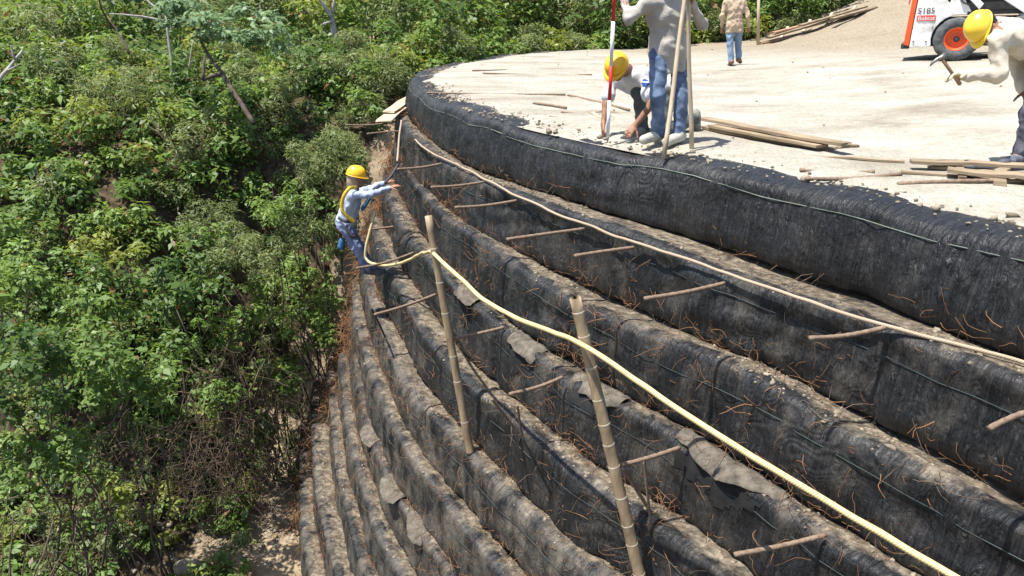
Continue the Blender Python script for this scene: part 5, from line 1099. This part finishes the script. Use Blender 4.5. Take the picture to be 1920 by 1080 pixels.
# ------------------------------------------------------------------ skid steer loader
def loader():
    c = W(1787, 113, 15.4); fw = unit((0.885, -0.465, 0.03)); sd = unit(np.cross(fw, (0, 0, 1))); up = np.cross(sd, fw)     # sd points to the camera side
    t = thing('skid_steer_loader', tuple(c), 'white and orange compact loader parked on the ramp at the top right', 'loader')
    def P(x, y, z): return c+fw*x+sd*y+up*z              # origin: under the rear wheel on the visible side, y towards the camera
    def slab(name, poly, y0, y1, mat, parent=t, bev=0.0):
        n = len(poly); V = [P(x, y0, z) for x, z in poly]+[P(x, y1, z) for x, z in poly]
        F = [tuple(range(n-1, -1, -1)), tuple(range(n, 2*n))]+[(i, (i+1) % n, n+(i+1) % n, n+i) for i in range(n)]
        o = mk(name, V, F, mat, parent)
        b = o.modifiers.new('b', 'BEVEL'); b.width = 0.012; b.segments = 2; b.limit_method = 'ANGLE'; return o
    def rnd(cx, cz, r, a0, a1, n): return [(cx+r*math.cos(math.radians(a0+(a1-a0)*i/(n-1))), cz+r*math.sin(math.radians(a0+(a1-a0)*i/(n-1)))) for i in range(n)]
    slab('chassis', [(-0.72, 0.26), (1.45, 0.26), (1.5, 0.55), (1.0, 0.80), (-0.72, 0.80)], -1.28, -0.14, M['dark'])
    # side uprights with arched cut over the rear wheel
    poly = [(-0.80, 0.25), (-0.46, 0.25)] + rnd(0, 0.40, 0.44, 196, 78, 9)[0:9] + [(0.20, 0.86), (0.05, 1.10), (-0.02, 1.25), (-0.16, 1.25), (-0.20, 1.05), (-0.27, 1.12), (-0.22, 1.55), (-0.30, 1.85), (-0.62, 1.85), (-0.72, 1.70)]
    side = slab('side_panel', poly, -0.06, -0.01, M['white_dusty']); slab('side_panel', poly, -1.36, -1.31, M['white_dusty'])
    slab('engine_cover', [(-0.70, 0.80), (-0.20, 0.80), (-0.20, 1.12), (-0.62, 1.45), (-0.70, 1.45)], -1.30, -0.07, M['dark'])
    slab('tailgate', [(-0.91, 0.30), (-0.81, 0.27), (-0.74, 1.68), (-0.82, 1.70)], -1.36, 0.0, M['orange'])
    for y0, y1 in ((0.0, 0.09), (-1.46, -1.37)):
        slab('lift_arm', [(-0.58, 1.72), (-0.20, 1.86), (0.55, 1.60), (1.25, 0.98), (1.62, 0.52), (1.78, 0.30), (1.62, 0.24), (1.40, 0.48), (1.05, 0.82), (0.40, 1.26), (-0.16, 1.58), (-0.52, 1.56)], y0, y1, M['white'])
        slab('arm_link', [(-0.06, 1.28), (0.03, 1.32), (0.36, 1.02), (0.30, 0.92)], y0-0.02, y1-0.02, M['white'])
        slab('fender', [(0.10, 0.83), (1.45, 0.83), (1.45, 0.90), (0.10, 0.90)], y0-0.16, y0-0.01, M['dark'])
    for bx_, bz_ in ((-0.70, 1.50), (-0.36, 1.50), (-0.52, 0.36), (-0.74, 0.36), (-0.44, 0.62), (-0.30, 1.30)):
        v, f = tube([P(bx_, -0.012, bz_), P(bx_, 0.006, bz_), P(bx_, 0.010, bz_)], [0.016, 0.016, 0.008], 8); mk('panel_bolt', v, f, M['steel'], side)
    v, f = tube([P(-0.10, -0.03, 1.22), P(0.02, 0.02, 1.05), P(0.16, 0.02, 1.0), P(0.34, -0.02, 1.12), P(0.5, -0.06, 1.3)], 0.016, 6); mk('hydraulic_hose', v, f, M['dark'], t, True)
    slab('tail_light', [(-0.92, 1.05), (-0.895, 1.05), (-0.885, 1.20), (-0.91, 1.20)], -0.16, -0.06, M['red_ink'])
    slab('bumper', [(-0.95, 0.22), (-0.80, 0.22), (-0.80, 0.32), (-0.95, 0.32)], -1.33, -0.03, M['dark'])
    cab = slab('cab', [(-0.18, 0.90), (1.10, 0.90), (1.16, 1.20), (0.95, 1.98), (-0.10, 2.0), (-0.20, 1.6)], -1.12, -0.26, M['dark'])
    for i in range(6):
        z = 1.15+i*0.13; v, f = tube([P(0.0, -0.245, z), P(1.0, -0.245, z)], 0.010, 5); mk('cab_grille_bar', v, f, M['steel'], cab)
    for x in (0.0, 1.03):
        for ys in (0.02, -1.39):
            sgn = 1 if ys > -0.5 else -1; yc_ = ys-0.02
            V = []; F = []; prof = [(0.21, -0.125), (0.30, -0.13), (0.365, -0.12), (0.392, -0.09), (0.392, 0.09), (0.365, 0.12), (0.30, 0.13), (0.21, 0.125)]; nn = 48
            for i in range(nn):
                a = 2*math.pi*i/nn
                for r_, w in prof:
                    lug = 0.012 if (i % 4 < 2) == (w > 0) and r_ > 0.36 else 0.0; V.append(P(x+(r_+lug)*math.cos(a), yc_+w, 0.392+(r_+lug)*math.sin(a)))
            m_ = len(prof)
            for i in range(nn):
                for q in range(m_): F.append((i*m_+q, ((i+1) % nn)*m_+q, ((i+1) % nn)*m_+(q+1) % m_, i*m_+(q+1) % m_))
            wh = bpy.data.objects.new('wheel', None); COL.objects.link(wh); wh.parent = t
            mk('tyre', V, F, M['tyre'], wh, True)
            V = []; F = []; prof2 = [(0.222, 0.122), (0.205, 0.13), (0.19, 0.10), (0.165, 0.035), (0.10, 0.03), (0.075, 0.055), (0.0, 0.055)]
            for i in range(nn):
                a = 2*math.pi*i/nn
                for r_, w in prof2: V.append(P(x+r_*math.cos(a), yc_+sgn*w, 0.392+r_*math.sin(a)))
            m_ = len(prof2)
            for i in range(nn):
                for q in range(m_-1): F.append((i*m_+q, ((i+1) % nn)*m_+q, ((i+1) % nn)*m_+q+1, i*m_+q+1))
            mk('rim', V, F, M['orange'], wh, True)
            v, f = tube([P(x, yc_+sgn*0.03, 0.392), P(x, yc_+sgn*0.075, 0.392), P(x, yc_+sgn*0.085, 0.392)], [0.058, 0.055, 0.03], 16); mk('hub', v, f, M['dark'], wh, True)
            for q in range(8):
                a = 2*math.pi*q/8; v, f = tube([P(x+0.105*math.cos(a), yc_+sgn*0.03, 0.392+0.105*math.sin(a)), P(x+0.105*math.cos(a), yc_+sgn*0.052, 0.392+0.105*math.sin(a))], 0.012, 6); mk('wheel_bolt', v, f, M['steel'], wh)
    slab('bucket', [(1.70, 0.06), (2.45, 0.02), (2.47, 0.05), (1.95, 0.14), (1.78, 0.45), (1.92, 0.62), (1.86, 0.64), (1.70, 0.45)], -1.58, 0.20, M['dark'])
    def text(s, size, x, z, mat, nm, y=0.002):
        cu = bpy.data.curves.new('lettering', 'FONT'); cu.body = s; cu.size = size; cu.extrude = 0.0015; tmp = bpy.data.objects.new('tmp', cu); COL.objects.link(tmp)
        bpy.context.view_layer.update(); me = bpy.data.meshes.new_from_object(tmp.evaluated_get(bpy.context.evaluated_depsgraph_get())); bpy.data.objects.remove(tmp)
        V = np.empty(len(me.vertices)*3); me.vertices.foreach_get('co', V); V = V.reshape(-1, 3); W_ = np.array([P(x+v[0], y+v[2], z+v[1]) for v in V]); F = [tuple(p.vertices) for p in me.polygons]; mk(nm, W_, F, mat, side)
    text('S185', 0.155, -0.735, 0.87, M['ink'], 'model_lettering')
    slab('emblem_plate', [(-0.735, 0.735), (-0.405, 0.735), (-0.405, 0.84), (-0.735, 0.84)], -0.009, 0.001, M['red_ink'], side)
    text('Bobcat', 0.105, -0.715, 0.752, M['white'], 'emblem_lettering', 0.006)
loader()
